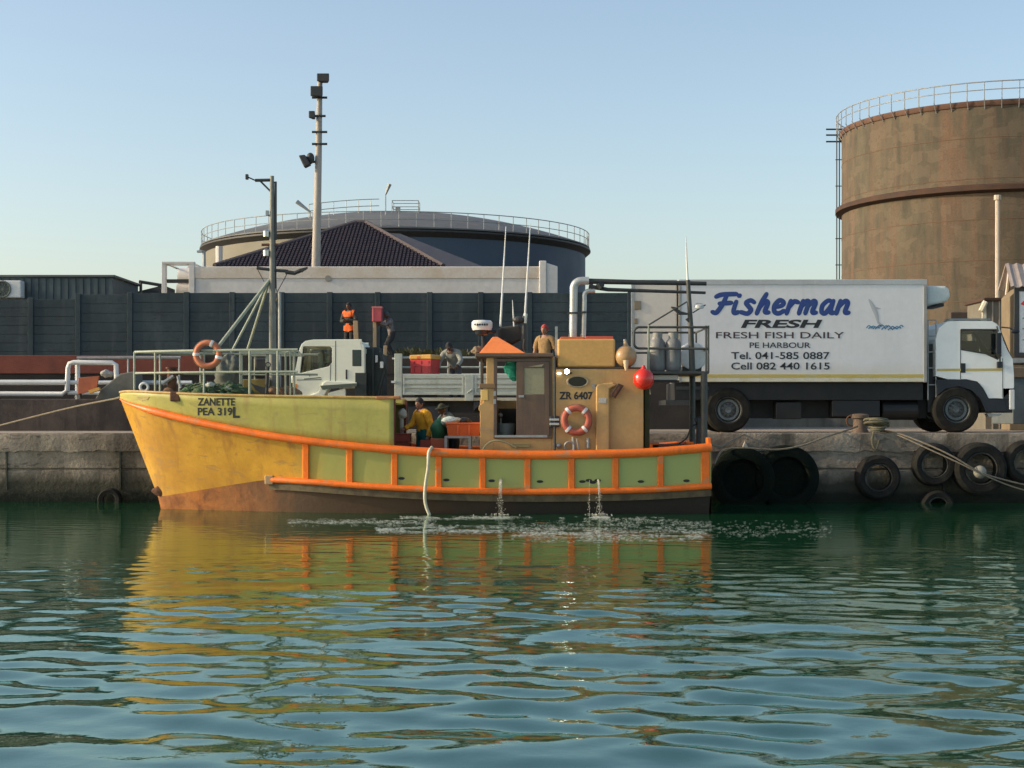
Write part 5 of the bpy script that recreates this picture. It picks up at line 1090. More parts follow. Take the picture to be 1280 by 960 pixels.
# loose gear on the boat
def bottle(px, label):
    Yb = 34.35; c = P(px, 463.8, Yb); T = thing('gas_bottle', label, 'gas bottle', c, 'gas bottles on the gantry')
    m = MB(); m.lathe([(.001, 0), (.15, 0), (.17, .03), (.175, .1), (.175, .5), (.16, .62), (.1, .70), (.04, .73), (.001, .73)], c, (0, 0, 1), 24); m.build('body', gasgrey, T, smooth=True)
    m = MB(); m.lathe([(.1, .70), (.105, .82), (.095, .82), (.09, .70)], c, (0, 0, 1), 20); m.tube([c+Vector((0, 0, .72)), c+Vector((0, 0, .79))], .02, 8); m.build('collar', M('collar_grey', (.3, .3, .28), rough=.5), T, smooth=True)
    return T
bottle(822, 'grey gas bottle with pale hood standing nearest the tan float'); bottle(841.5, 'grey gas bottle with open collar between the other bottle and the white drum')
m = MB(); c = P(820, 437, 34.35); m.lathe([(.17, -.06), (.17, .03), (.1, .14), (.085, .26), (.001, .28)], c, (0, 0, 1), 20); tag(m.build('bottle_hood', M('hood_pale', (.36, .36, .33), (.28, .28, .25), 4, rough=.6), smooth=True), 'pale cloth hood over the gas bottle beside the float', 'cover')
T = thing('white_drum', 'white round drum lying behind the mast post on the gantry', 'drum', P(864, 463.8, 34.9))
m = MB(); m.lathe([(.001, -.22), (.28, -.22), (.31, -.18), (.31, .18), (.28, .22), (.001, .22)], P(865, 446, 35.0), (0, 1, 0), 28); m.build('drum', white, T, smooth=True)
m = MB(); m.pbox(853, 877, 458, 463.8, 34.8, 35.2); m.build('cradle', M('cradle_dark', (.06, .06, .05), rough=.7), T)
def fender_ball(name, c, r, mt, label):
    T = thing(name, label, 'float', Vector(c)-Vector((0, 0, r)))
    m = MB(); m.ball(c, r, 32, 22); m.build('ball', mt, T, smooth=True)
    m = MB(); m.lathe([(.07, r*.93), (.045, r*1.1), (.03, r*1.3), (.001, r*1.32)], c, (0, 0, 1), 14); m.build('eye', mt, T, smooth=True); return T, m
T, _ = fender_ball('tan_float', P(782, 446, 33.75), .235, tanflt, 'round tan float on the wheelhouse roof beside the locker')
m = MB(); m.lathe([(.06, -.02), (.05, .1), (.02, .2), (.001, .2)], P(782.5, 452, 33.53), (0, -.25, -1), 12); m.build('nozzle', M('nozzle_pale', (.6, .45, .26), rough=.5), T, smooth=True)
m = MB(); m.tube([P(782, 433, 33.8), P(781, 424, 33.8)], [.05, .03], 8); m.build('lashing', M('lash_grey', (.4, .38, .3), rough=.8), T)
T, _ = fender_ball('red_float', P(804.5, 474, 33.35), .222, redflt, 'shiny red float hanging from the gantry platform')
m = MB(); m.tube([P(812, 486, 33.35), P(813, 493, 33.35)], .012, 5); m.tube([P(804.5, 462, 33.35), P(806, 458, 33.5)], .012, 5); m.build('lanyard', rope, T)
def lifebuoy(c, R0, r0, mt, label, straps, group, tilt=0):
    T = thing('lifebuoy', label, 'lifebuoy', Vector(c)-Vector((0, 0, R0+r0)), group); ax = Vector((math.sin(tilt), -math.cos(tilt), 0))
    m = MB(); m.torus(c, ax, R0, r0, 44, 14); m.build('ring', mt, T, smooth=True)
    for a in straps:
        for k, da in enumerate((0,)):
            m = MB(); u = ax.orthogonal().normalized(); w = ax.cross(u)
            aa = R(a); d = Vector((math.cos(aa)*math.cos(tilt), math.cos(aa)*math.sin(tilt), math.sin(aa))); tdir = ax.cross(d)
            m.torus(Vector(c)+d*R0, tdir, r0+.004, .011, 16, 6)
            for v in m.v:
                off = (v-(Vector(c)+d*R0)).dot(tdir); v += tdir*off*2.2
            m.build('strap', white, T, smooth=True)
    m = MB(); pts = []
    for i in range(41):
        a = math.tau*i/40; rr = R0+r0*(1.02+.16*abs(math.sin(2*a))); pts.append(Vector(c)+Vector((math.cos(a)*math.cos(tilt)*rr, math.cos(a)*math.sin(tilt)*rr-.0, math.sin(a)*rr)))
    m.tube(pts, .008, 5); m.build('grab_line', rope, T); return T
lifebuoy(P(720.5, 525, 33.48), .255, .07, buoyrd, 'faded red lifebuoy with white straps on the tan wheelhouse side', [48, 132, 228, 312], 'lifebuoys on the boat')
lifebuoy(P(259.5, 443, 33.62), .24, .062, buoyor, 'weathered orange lifebuoy hung on the bow rail', [68, 345, 180], 'lifebuoys on the boat')
def net_heap():
    m = MB(); rnd = random.Random(21)
    for k in range(7): m.lump(P(240+k*10, 492, BY-.7+.25*math.sin(k*2.)), (.26, .3, .10+.05*(k % 3)), .6, 7, n=36, m=22, seed=k+20)
    for k in range(170):
        c = P(rnd.uniform(236, 304), rnd.triangular(480, 492, 488), BY-rnd.uniform(.3, 1.15)); pts = [c]
        for q in range(4): pts.append(pts[-1]+Vector((rnd.uniform(-.13, .13), rnd.uniform(-.1, .1), rnd.uniform(-.06, .045))))
        m.tube(spline(pts, 3), rnd.uniform(.006, .014), 5)
    tag(m.build('net_heap', greennet, smooth='all', fixn=False), 'heap of green netting on the foredeck behind the name', 'fishing net')
    m = MB()
    for a, b, sz in ((262, 482, .09), (252, 489, .07), (285, 486, .06)): m.lump(P(a, b, BY-1.05), (sz*1.5, sz, sz*.8), .6, 9, flat=False, seed=int(a))
    tag(m.build('white_rag', M('rag_white', (.55, .56, .48), (.4, .42, .34), 8, rough=.9), smooth='all'), 'scattered pale rags lying on the green net heap', 'rags')
net_heap()
m = MB()
for k in range(5): m.lump(P(345+k*6, 493, BY-.6+.1*k), (.16, .2, .16+.05*math.sin(k*3)), .5, 6, seed=k+40)
for px in (350, 358): m.tube([P(px, 494, BY-.6), P(px-2, 468, BY-.6)], .02, 6)
tag(m.build('rusty_gear_heap', M('rusty_gear', (.26, .13, .06), (.34, .24, .13), 6, rough=.8, bump=.8), smooth='all', fixn=False), 'heap of rusty chain and gear ahead of the flatbed cab', 'gear')
T = thing('anchor', 'black anchor with pointed fluke lying on the foredeck', 'anchor', P(325, 496, BY-.9))
m = MB(); m.pprism([(312.5, 478), (318, 481), (334, 485), (337, 493), (328, 493), (319, 487)], BY-.95, BY-.89); m.build('fluke', darkm, T, bev=.01)
m = MB(); m.tube([P(333, 492, BY-.92), P(334, 468, BY-.92), P(335, 458, BY-.92)], .04, 8); m.torus(P(335, 456, BY-.92), (0, 1, 0), .05, .012, 14, 6); m.build('shank', darkm, T)
m = MB(); m.pprism([(200, 492), (218, 492), (214, 485), (206, 484)], BY-.5, BY-.1); tag(m.build('rope_bag', M('bag_brown', (.25, .14, .08), rough=.9), bev=.05), 'brown bag on the bow beside the white fairlead ring', 'bag')
# fish bins, table, crates, sack on the working deck
DK = .64
T = thing('work_table', 'grey metal table with open legs beside the wheelhouse front', 'table', Vector((PX(573, 34.6), 34.9, DK)))
Yt = 34.4; zt = PZ(545, Yt); x0, x1 = PX(555.5, Yt), PX(589, Yt)
m = MB(); m.box(x0, x1, Yt, Yt+.9, zt-.05, zt); m.build('top', steel, T, bev=.006)
for x in (x0, x1-.06):
    for y in (Yt, Yt+.84): m = MB(); m.box(x, x+.06, y, y+.06, DK, zt-.051); m.build('leg', steel, T)
def bin_(name, a, b, t, u, Y, dpt, mt, label, grp='fish bins on the boat deck', grips=True):
    T = thing(name, label, 'bin', Vector((PX((a+b)/2, Y), Y+dpt/2, PZ(u, Y))), grp)
    x0, x1, z0, z1 = PX(a, Y), PX(b, Y), PZ(u, Y), PZ(t, Y); w = .03; dx = (x1-x0)*.05
    m = MB()
    def wallq(p): m.add(p, [(0, 1, 2, 3), (4, 5, 6, 7), (0, 1, 5, 4), (1, 2, 6, 5), (2, 3, 7, 6), (3, 0, 4, 7)])
    m.add([(x0+dx, Y+.03, z0), (x1-dx, Y+.03, z0), (x1-dx, Y+dpt-.03, z0), (x0+dx, Y+dpt-.03, z0), (x0, Y, z1), (x1, Y, z1), (x1, Y+dpt, z1), (x0, Y+dpt, z1)], [(3,2,1,0),(0,1,5,4),(1,2,6,5),(2,3,7,6),(3,0,4,7)])
    o = m.build('tub', mt, T); s = o.modifiers.new('thick', 'SOLIDIFY'); s.thickness = .025; s.offset = -1
    m = MB(); r = .022; m.tube([(x0, Y, z1), (x1, Y, z1), (x1, Y+dpt, z1), (x0, Y+dpt, z1), (x0, Y, z1)], r, 6); m.build('rim', mt, T)
    if grips:
        m = MB()
        for q in (.33, .66): xx = x0+(x1-x0)*q; m.box(xx-.02, xx+.02, Y-.012, Y+.02, z0+.02, z1-.02)
        m.build('rib', mt, T)
    return T
bin_('fish_bin', 558, 601, 529.5, 545, 34.42, .8, orp, 'long bright orange fish bin on the grey metal table')
for a, b, t, lab in ((538, 556, 547, 'orange-red crate standing left of the grey table legs'), (525, 538, 549, 'dark red crate behind the green apron')):
    Y = 34.5; T = bin_('fish_crate', a, b, t, 0, Y, .5, M('crate_redorange', (.5, .10, .03), (.4, .09, .03), 4, rough=.5), lab) if False else None
    TT = thing('fish_crate', lab, 'crate', Vector((PX((a+b)/2, Y), Y+.25, DK)), 'fish bins on the boat deck')
    m = MB(); xx0, xx1, zz1 = PX(a, Y), PX(b, Y), PZ(t, Y)
    for k in range(3):
        zb = DK+(zz1-DK)*k/3; ze_ = DK+(zz1-DK)*(k+1)/3-.02
        m.box(xx0, xx1, Y, Y+.03, zb, ze_); m.box(xx0, xx1, Y+.5, Y+.53, zb, ze_); m.box(xx0, xx0+.03, Y+.03, Y+.5, zb, ze_); m.box(xx1-.03, xx1, Y+.03, Y+.5, zb, ze_)
        if k < 2: m.box(xx0, xx1, Y+.0, Y+.53, ze_+.001, ze_+.019)
    m.build('tub', M('crate_redorange', (.5, .10, .03), (.4, .09, .03), 4, rough=.5) if a > 530 else M('crate_darkred', (.28, .05, .02), rough=.6), TT, bev=.008)
m = MB(); m.lump(P(548.5, 538, 35.0), (.17, .2, .24), .22, 5, flat=False, seed=11); m.tube([P(547, 528, 35.0), P(550, 524, 35.0)], .05, 8); m.box(PX(543, 35), PX(555, 35), 34.85, 35.2, DK, PZ(547, 35)); tag(m.build('green_sack', M('sack_green', (.02, .16, .07), (.03, .11, .05), 5, rough=.7), smooth='all'), 'tied dark green sack beside the orange fish bin', 'sack')
m = MB(); m.lump(P(566, 526, 34.8), (.2, .2, .09), .35, 5, flat=False, seed=12); m.lump(P(558, 527, 34.9), (.12, .2, .08), .35, 5, flat=False, seed=13); tag(m.build('white_sheeting', M('sheeting', (.6, .68, .6), (.5, .56, .5), 6, rough=.6), smooth='all'), 'crumpled white sheeting on the end of the orange bin', 'sheeting')
m = MB(); m.lump(P(581, 527, 34.8), (.14, .2, .1), .3, 5, flat=False, seed=14); tag(m.build('black_bag', M('bag_black', (.015, .015, .015), rough=.6), smooth='all'), 'small black bag lying on the orange fish bin', 'bag')
TT = thing('fish_tray_stack', 'low stack of dull red fish trays against the fore bulkhead', 'trays', Vector((PX(501, 35), 35.3, DK)))
for k in range(5):
    m = MB(); z = DK+.02+k*.2; m.box(PX(491, 35), PX(512, 35), 34.9, 35.6, z, z+.16); m.box(PX(490.5, 35), PX(512.5, 35), 34.88, 35.62, z+.161, z+.19); m.build('tray', M('tray_red%d' % (k % 2), ((.36, .07, .04), (.45, .12, .05))[k % 2], (.25, .06, .04), 5, rough=.6), TT, bev=.01)
m = MB(); m.lump(P(503, 518, 35.8), (.12, .1, .13), .3, 6, flat=False, seed=15); m.tube([P(502, 520, 35.8), P(502, 560, 35.8)], .05, 6); tag(m.build('white_bollard_cloth', M('cloth_white', (.6, .66, .52), rough=.8), smooth='all'), 'pale cloth over a post left of the yellow shirt', 'cloth')
m = MB(); m.tube(spline([P(540, 559, 32.93), P(536, 566, 32.83), P(535, 585, 32.85), P(532, 605, 32.9), P(531, 622, 32.95), P(533, 634, 32.98), P(538, 646, 33.0)], 6), .034, 10); tag(m.build('overboard_hose', M('hose_cream', (.66, .62, .45), (.5, .46, .32), 6, rough=.5), smooth=True), 'cream hose hung over the orange rail into the water', 'hose')
# discharge water
def jet(path, r0, label, lumpy=0.):
    rnd = random.Random(int(r0*1e4)); m = MB(); nst = max(2, int(r0/.005))
    for q in range(nst):                      # strands that part as they fall
        dx, dy = rnd.gauss(0, r0*.45), rnd.gauss(0, r0*.35); sp = spline([Vector(p)+Vector((dx*(.5+.12*i), dy*(.5+.12*i), 0)) for i, p in enumerate(path)], 16)
        k1 = len(sp) if rnd.random() < .6 else rnd.randrange(len(sp)//2, len(sp)); sp = sp[:k1]
        m.tube(sp, [max(.002, (1.5-.7*i/16)*rnd.uniform(.28, .42)*r0*(1+.7*mnoise.noise(Vector((i*.9, q*7., r0*50))))) for i in range(len(sp))], 6)
    for k in range(int(140*(.3+lumpy))):
        t = rnd.random()**.6; q = Vector(path[-1]).lerp(Vector(path[1]), 1-t)+Vector((rnd.gauss(0, r0*(.4+1.3*t)), rnd.gauss(0, r0*(.4+.8*t)), 0)); m.ball(q, rnd.uniform(.003, .010), 6, 5)
    e = Vector(path[-1])
    for k in range(int(420*r0*(1+2*lumpy))):   # froth thrown up where it lands
        a = rnd.random()*6.28; d = abs(rnd.gauss(0, r0*4)); m.ball((e.x+math.cos(a)*d*1.6, e.y+math.sin(a)*d, max(.004, .035*math.exp(-d*7)*rnd.random())), rnd.uniform(.006, .018), 6, 5)
    return tag(m.build('water_jet', jetm, smooth='all'), label, 'water jet', 'water jets from the hull')
jet([P(626, 599, 33.0), P(625.7, 606, 32.88), P(625.5, 625, 32.86), P(625.5, 645, 32.85)], .034, 'solid white water jet falling amidships beside the hose', .35)
jet([P(748, 600, 33.0), P(748.5, 605, 32.9), P(749.5, 625, 32.86), P(750, 645, 32.85)], .032, 'broken splashing water jet falling below the lifebuoy', .5)
jet([P(737, 600, 33.0), P(736.8, 605, 32.95), P(736.5, 645, 32.92)], .009, 'thin trickle of water left of the splashing jet', .1)
def foam():
    m = MB(); rnd = random.Random(11)
    def fleck(px, py, s):
        Y = EYE*F/(py-520); c = Vector((PX(px, Y), Y, .004+.006*rnd.random())); n = rnd.choice((5, 6, 7)); vs = []
        a0 = rnd.random()*6; ex = rnd.uniform(2.5, 9)
        for j in range(n):
            a = a0+math.tau*j/n; vs.append(c+Vector((math.cos(a)*s*ex*rnd.uniform(.6, 1.2), math.sin(a)*s*rnd.uniform(.8, 1.4), 0)))
        vs.append(c+Vector((0, 0, s*.3)))
        m.add(vs, [(j, (j+1) % n, n) for j in range(n)])
    for (a, b, t, u, n, s) in ((360, 545, 648, 658, 420, .012), (470, 625, 656, 668, 600, .013), (500, 640, 645, 650, 260, .014), (585, 665, 644.5, 649, 60, .012), (620, 760, 650, 672, 420, .011), (650, 890, 660, 672, 420, .012), (700, 830, 646, 652, 170, .012), (738, 762, 645, 649, 90, .014), (640, 880, 664, 680, 500, .012), (750, 890, 648, 665, 320, .011), (890, 1040, 650, 676, 170, .011)):
        for k in range(int(n*2.6)):
            px = rnd.uniform(a, b); py = rnd.triangular(t, u, (t+u)/2)
            if mnoise.noise(Vector((px*.03, py*.35, 2))) < -.15: continue
            fleck(px, py, s*rnd.uniform(.18, .62))
    tag(m.build('foam_flecks', foamm, fixn=False), 'white foam flecks drifting on the water beside the boat', 'foam', kind='stuff')
foam()
# ------------------------------------------------------------------ quay furniture: tyres, ropes, bollard
def tyre(px, py, r, Y, label, w=.24, lean=0.):
    c = P(px, py, Y); Rr = r*Y/F; T = thing('tyre_fender', label, 'tyre', c-Vector((0, 0, Rr)), 'tyre fenders on the quay wall'); ax = (lean, 1, lean*.5)
    m = MB(); m.lathe([(Rr*.6, -.02), (Rr*.66, -.09), (Rr*.86, -.10), (Rr*.97, -.05), (Rr, .03), (Rr, w-.05), (Rr*.9, w), (Rr*.62, w-.02), (Rr*.56, w*.5), (Rr*.6, -.02)], c, ax, 40); m.build('tread', black, T, smooth=True)
    if r > 40:
        wr_ = M('shaded_black_rubber', (.006, .010, .007), (.012, .016, .010), 3, .45, .7, .9, spec=.1, bump=.4, bsc=20)  # darker rubber copy, deep shadow by the stern put into its colour
        m = MB(); m.lathe([(.001, w*.2), (Rr*.6, w*.2)], c, ax, 32); m.build('hole_shade', wr_, T)  # dark disc added for the shade inside the tyre
        [ch.data.materials.clear() or ch.data.materials.append(wr_) for ch in T.children]; return T
    m = MB(); m.torus(Vector(c)+Vector((0, -.06, 0)), ax, Rr*.6, .022, 36, 6); m.build('bead', M('worn_bead', (.025, .025, .021), (.10, .095, .08), 3, .5, .66, rough=.9), T, smooth=True)
    return T
tyre(1098, 597, 28, QY-.3, 'single tyre fender in the middle of the bare quay wall')
tyre(1168, 581, 27, QY-.3, 'tyre fender under the mooring ropes with worn pale bead')
tyre(1226, 586, 33, QY-.42, 'largest black tyre fender with pale rope float across it', .34)
tyre(1284, 578, 28, QY-.3, 'tyre fender cut by the right edge of the photo')
tyre(1172, 634, 21, QY-.36, 'half sunken tyre fender at the waterline below the roped ones')
tyre(984, 597, 40.5, QY-.5, 'huge dark tyre fender hung second from the boat stern', .4)
tyre(928, 600, 40.5, QY-.55, 'huge dark tyre fender hung closest to the boat stern', .4, .08)
tyre(137, 625, 15, QY-.22, 'small tyre fender at the waterline left of the bow', .14)
m = MB(); m.ball(P(1225, 590, QY-.62), (.15, .12, .15)); tag(m.build('rope_float', M('float_grey', (.32, .30, .24), (.22, .2, .16), 6, rough=.8), smooth=True), 'small grey float threaded on the mooring rope', 'float')
def ropeline(pts, r, label, n=12):
    m = MB(); m.tube(spline(pts, n), r, 8); return tag(m.build('mooring_rope', rope, smooth=True), label, 'rope', 'mooring ropes')
ropeline([P(158, 492, 34.8), P(147, 497.5, 35.2), P(100, 507, 35.9), P(50, 519, 36.5), P(-20, 537, 37.2)], .022, 'pale mooring rope running left from the bow')
ropeline([P(1072, 533, QY+.5), P(1058, 538, QY+.1), P(1030, 547, QY-.4), P(1002, 557, QY-.55), P(970, 562, QY-.6), P(930, 560, QY-.6), P(904, 563, QY-.7), P(893, 580, QY-1.4)], .022, 'sagging rope from the bollard towards the boat stern')
ropeline([P(1095, 538, QY+.3), P(1120, 541, QY-.05), P(1160, 556, QY-.45), P(1190, 570, QY-.65), P(1225, 590, QY-.72), P(1260, 601, QY-.6), P(1300, 610, QY-.6)], .019, 'upper of the two ropes crossing the largest tyre')
ropeline([P(1100, 539, QY+.3), P(1122, 544, QY-.08), P(1160, 561, QY-.5), P(1195, 577, QY-.7), P(1226, 592, QY-.74), P(1262, 607, QY-.6), P(1300, 618, QY-.6)], .017, 'lower of the two ropes crossing the largest tyre')
ropeline([P(884, 552, 33.5), P(900, 558, 35), P(920, 548, 37), P(935, 541, QY+.2)], .02, 'short stern rope from boat to quay edge')
m = MB(); rnd = random.Random(4)
for k in range(9):
    c = P(1098, 538, QY+.12); m.torus(c+Vector((rnd.uniform(-.1, .1), rnd.uniform(-.1, .1), .03+.03*k)), (rnd.uniform(-.2, .2), rnd.uniform(-.2, .2), 1), rnd.uniform(.14, .3), .026, 24, 6)
m.tube(spline([P(1092, 540, QY-.08), P(1090, 552, QY-.1), P(1094, 562, QY-.1), P(1099, 550, QY-.1)], 6), .025, 6)
tag(m.build('rope_coil', M('coil_olive', (.16, .15, .09), (.1, .09, .055), 12, rough=.9), smooth=True), 'tangled coil of old rope on the quay edge', 'rope')
T = thing('quay_bollard', 'short rusty bollard with lit left side on the quay edge', 'bollard', P(1075, 541, QY+.7))
m = MB(); c = Vector((PX(1075, QY+.8), QY+.8, QZ)); m.lathe([(.22, 0), (.2, .05), (.17, .1), (.165, .34), (.21, .36), (.21, .43), (.17, .46), (.001, .47)], c, (0, 0, 1), 24); m.build('post', M('bollard_rust', (.15, .105, .07), (.09, .06, .045), 5, rough=.8), T, smooth=True)
m = MB(); m.torus(c+Vector((-.2, -.02, .3)), (0, 1, .2), .13, .018, 20, 6); m.build('ring', rusty, T, smooth=True)
m = MB(); c = P(931, 556, QY-.1); m.prism([(c.x-.06, c.z-.06), (c.x+.08, c.z-.06), (c.x, c.z+.08)], QY-.14, QY-.06); tag(m.build('shackle_plate', M('plate_pale', (.5, .46, .38), rough=.7), bev=.01), 'small pale triangular plate on the quay edge', 'plate')
# crates and posts
T = thing('red_crate', 'red plastic crate with yellow lid on the flatbed', 'crate', P(533, 470, 40.2), 'red crates')
Yc = 39.9; m = MB(); m.prism([(PX(517, Yc), PZ(470, Yc)), (PX(544, Yc), PZ(470, Yc)), (PX(545, Yc), PZ(449, Yc)), (PX(516.5, Yc), PZ(449, Yc))], Yc, Yc+.6); m.build('tub', red, T, bev=.015)
m = MB()
for px in (520, 530, 540): m.pbox(px, px+2, 451, 469, Yc-.015, Yc+.005)
m.pbox(517, 544.5, 455, 458, Yc-.012, Yc+.005); m.build('rib', M('red_dull', (.5, .04, .05), rough=.5), T)
m = MB(); m.prism([(PX(515.5, Yc), PZ(449, Yc)), (PX(546, Yc), PZ(449, Yc)), (PX(545, Yc), PZ(443, Yc)), (PX(516, Yc), PZ(443.5, Yc))], Yc-.02, Yc+.62); m.build('lid', yelp, T, bev=.02)
m = MB(); m.pbox(526, 530, 445, 448, Yc-.03, Yc-.018); m.build('latch', orp, T)
T.rotation_euler[2] = R(-20)
m = MB(); m.box(PX(518, Yc), PX(547, Yc), Yc+.02, Yc+.7, PZ(496, Yc), PZ(470.2, Yc)); tag(m.build('packing_case', M('case_dark', (.1, .11, .09), rough=.8), bev=.01), 'dark packing case under the red crate inside the flatbed', 'case')
T = thing('carried_crate', 'plain red crate balanced on a timber post by the fence', 'crate', P(471, 402, 50.0), 'red crates')
m = MB(); m.pbox(465, 477, 383.5, 402, 49.85, 50.25); m.build('tub', M('red_faded', (.55, .09, .10), (.5, .08, .09), 3, rough=.5), T, bev=.02)
m = MB(); m.pbox(464.5, 477.5, 383, 385, 49.83, 50.27); m.pbox(465.5, 467, 386, 401, 49.84, 49.86); m.build('rim', M('red_pale', (.6, .2, .18), rough=.5), T)
def tpost(a, t, b, u, Y, r, label):
    m = MB(); p, q = P(a, t, Y), P(b, u, Y); d = (q-p).normalized(); s = Vector((r, 0, 0)); e = Vector((0, r, 0))
    m.add([p-s-e, p+s-e, p+s+e, p-s+e, q-s-e, q+s-e, q+s+e, q-s+e], [(0,1,2,3),(4,7,6,5),(0,4,5,1),(1,5,6,2),(2,6,7,3),(3,7,4,0)]); return tag(m.build('timber_post', wood, bev=.008), label, 'post', 'timber posts on the terrace')
tpost(468.5, 402, 468.5, 446, 50.05, .055, 'timber post carrying the red crate'); tpost(444.5, 401, 446, 446, 50.0, .07, 'timber post leaning before the orange-vested man')
tpost(482, 432, 478, 499, 42.3, .045, 'long pale plank leaning behind the flatbed cab')

# ------------------------------------------------------------------ people
skinm = M('brown_skin', (.13, .062, .036), None, rough=.55, fine=0); skin2 = M('tan_skin', (.33, .17, .11), None, rough=.55, fine=0)
hairm = M('black_hair', (.012, .010, .009), None, rough=.8, fine=0); eyem = M('eye_dark', (.02, .015, .012), None, rough=.2, fine=0); lipm = M('lip', (.2, .07, .05), None, rough=.5, fine=0)
def cloth(name, c, c2=None): return M(name, c, c2 or tuple(v*.75 for v in c), 7, .4, .7, .85, bump=.5, bsc=14, fine=.1)
def person(label, base, yaw, shirt, trousers, height=1.74, lean=0., arms=None, legs=None, sleeve='short', head_tilt=0., cap=None, vest=None, skin=skinm, hood=None, apron=None, drop=0., knee=0., capname='hair'):
    """one continuous skinned figure facing local -y, clothes and hair as children"""
    s = height/1.74; V3 = Vector
    La = math.radians(lean); hipz = .93-drop
    def up(x, y, z):                          # point on the trunk, bent forward at the hips
        dz = z-.93; return V3((x, y*math.cos(La)-dz*math.sin(La), hipz+dz*math.cos(La)+y*math.sin(La)))
    J = {'pel': V3((0, 0, hipz)), 'wai': up(0, 0, 1.08), 'che': up(0, -.005, 1.27), 'nk0': up(0, .01, 1.43), 'nk1': up(0, -.005, 1.52)}
    for sd_, n in ((-1, 'l'), (1, 'r')):
        J['sh'+n] = up(.185*sd_, .01, 1.40)
        a = (arms or {}).get(n, ((.05*sd_, 0, -.28), (.03*sd_, -.06, -.25)))
        J['el'+n] = J['sh'+n]+V3(a[0]); J['wr'+n] = J['el'+n]+V3(a[1])
        J['hi'+n] = V3((.095*sd_, 0, hipz-.06)); lg = (legs or {}).get(n)
        if lg: J['kn'+n] = J['hi'+n]+V3(lg[0]); J['an'+n] = J['kn'+n]+V3(lg[1])
        else:
            J['kn'+n] = V3((.10*sd_, -.03-knee, .50-drop*.45)); J['an'+n] = V3((.11*sd_, .03, .08))
        J['to'+n] = J['an'+n]+V3((.02*sd_, -.16, -.045))
    rad = {'pel': (.15, .11), 'wai': (.135, .10), 'che': (.165, .115), 'nk0': (.085, .075), 'nk1': (.055, .058), 'sh': (.072, .07), 'el': (.044, .044), 'wr': (.029, .033), 'hi': (.095, .095), 'kn': (.058, .06), 'an': (.04, .045), 'to': (.045, .032)}
    E = [('pel', 'wai'), ('wai', 'che'), ('che', 'nk0'), ('nk0', 'nk1')]
    for n in 'lr': E += [('nk0', 'sh'+n), ('sh'+n, 'el'+n), ('el'+n, 'wr'+n), ('pel', 'hi'+n), ('hi'+n, 'kn'+n), ('kn'+n, 'an'+n), ('an'+n, 'to'+n)]
    names = list(J); me = bpy.data.meshes.new('skel'); me.from_pydata([J[k]*s for k in names], [(names.index(a), names.index(b)) for a, b in E], [])
    ob = bpy.data.objects.new('skel', me); COL.objects.link(ob); ob.modifiers.new('skin', 'SKIN').use_smooth_shade = True
    sv = me.skin_vertices[0].data
    for i, k in enumerate(names):
        r = rad.get(k) or rad[k[:2]]; sv[i].radius = (r[0]*s, r[1]*s); sv[i].use_root = (k == 'pel')
    sb = ob.modifiers.new('sub', 'SUBSURF'); sb.levels = 2; sb.render_levels = 2
    dg = bpy.context.evaluated_depsgraph_get(); em = bpy.data.meshes.new_from_object(ob.evaluated_get(dg))
    vs = [v.co.copy() for v in em.vertices]; ns = [v.normal.copy() for v in em.vertices]; fs = [tuple(p.vertices) for p in em.polygons]
    bpy.data.objects.remove(ob); bpy.data.meshes.remove(em); bpy.data.meshes.remove(me)
    Rz = Matrix.Rotation(yaw, 4, 'Z'); base = V3(base)
    def W_(p): return Rz @ p+base
    B = MB(); B.add([W_(v) for v in vs], fs)
    # head
    hc = (J['nk1']+up(0, -.03, 1.62)-up(0, 0, 1.52))*s; Rt = Matrix.Rotation(-La*.6-head_tilt, 3, 'X') if True else None
    def hl(p): return W_(hc+(Matrix.Rotation(La*.6+head_tilt, 3, 'X') @ V3(p))*s)
    hv, hf = [], []; n, m_ = 22, 16
    for i in range(m_+1):
        t = math.pi*i/m_
        for j in range(n):
            a = math.tau*j/n; x, y, z = .075*math.sin(t)*math.cos(a), .095*math.sin(t)*math.sin(a), .115*math.cos(t)
            if z < 0: k = 1+z*2.4; x *= k; y = y*(1+z*1.6)-(-z)*.12
            if y < -.05 and abs(x) < .022 and -.035 < z < .02: y -= .022*(1-abs(x)/.022)
            hv.append(hl((x, y, z)))
    for i in range(m_):
        for j in range(n): hf.append((i*n+j, (i+1)*n+j, (i+1)*n+(j+1) % n, i*n+(j+1) % n))
    B.add(hv, hf)
    for sx in (-1, 1):
        o = len(B.v); B.ball((0, 0, 0), (.012, .025, .032), 8, 6)
        for i in range(o, len(B.v)): B.v[i] = hl(B.v[i]+V3((.076*sx, .01, -.005)))
    B.cur = 1
    for sx in (-1, 1):
        o = len(B.v); B.ball((0, 0, 0), (.013, .008, .008), 8, 6)
        for i in range(o, len(B.v)): B.v[i] = hl(B.v[i]+V3((.03*sx, -.087, .012)))
    B.cur = 2; o = len(B.v); B.ball((0, 0, 0), (.024, .008, .006), 8, 6)
    for i in range(o, len(B.v)): B.v[i] = hl(B.v[i]+V3((0, -.094, -.055)))
    B.cur = 0
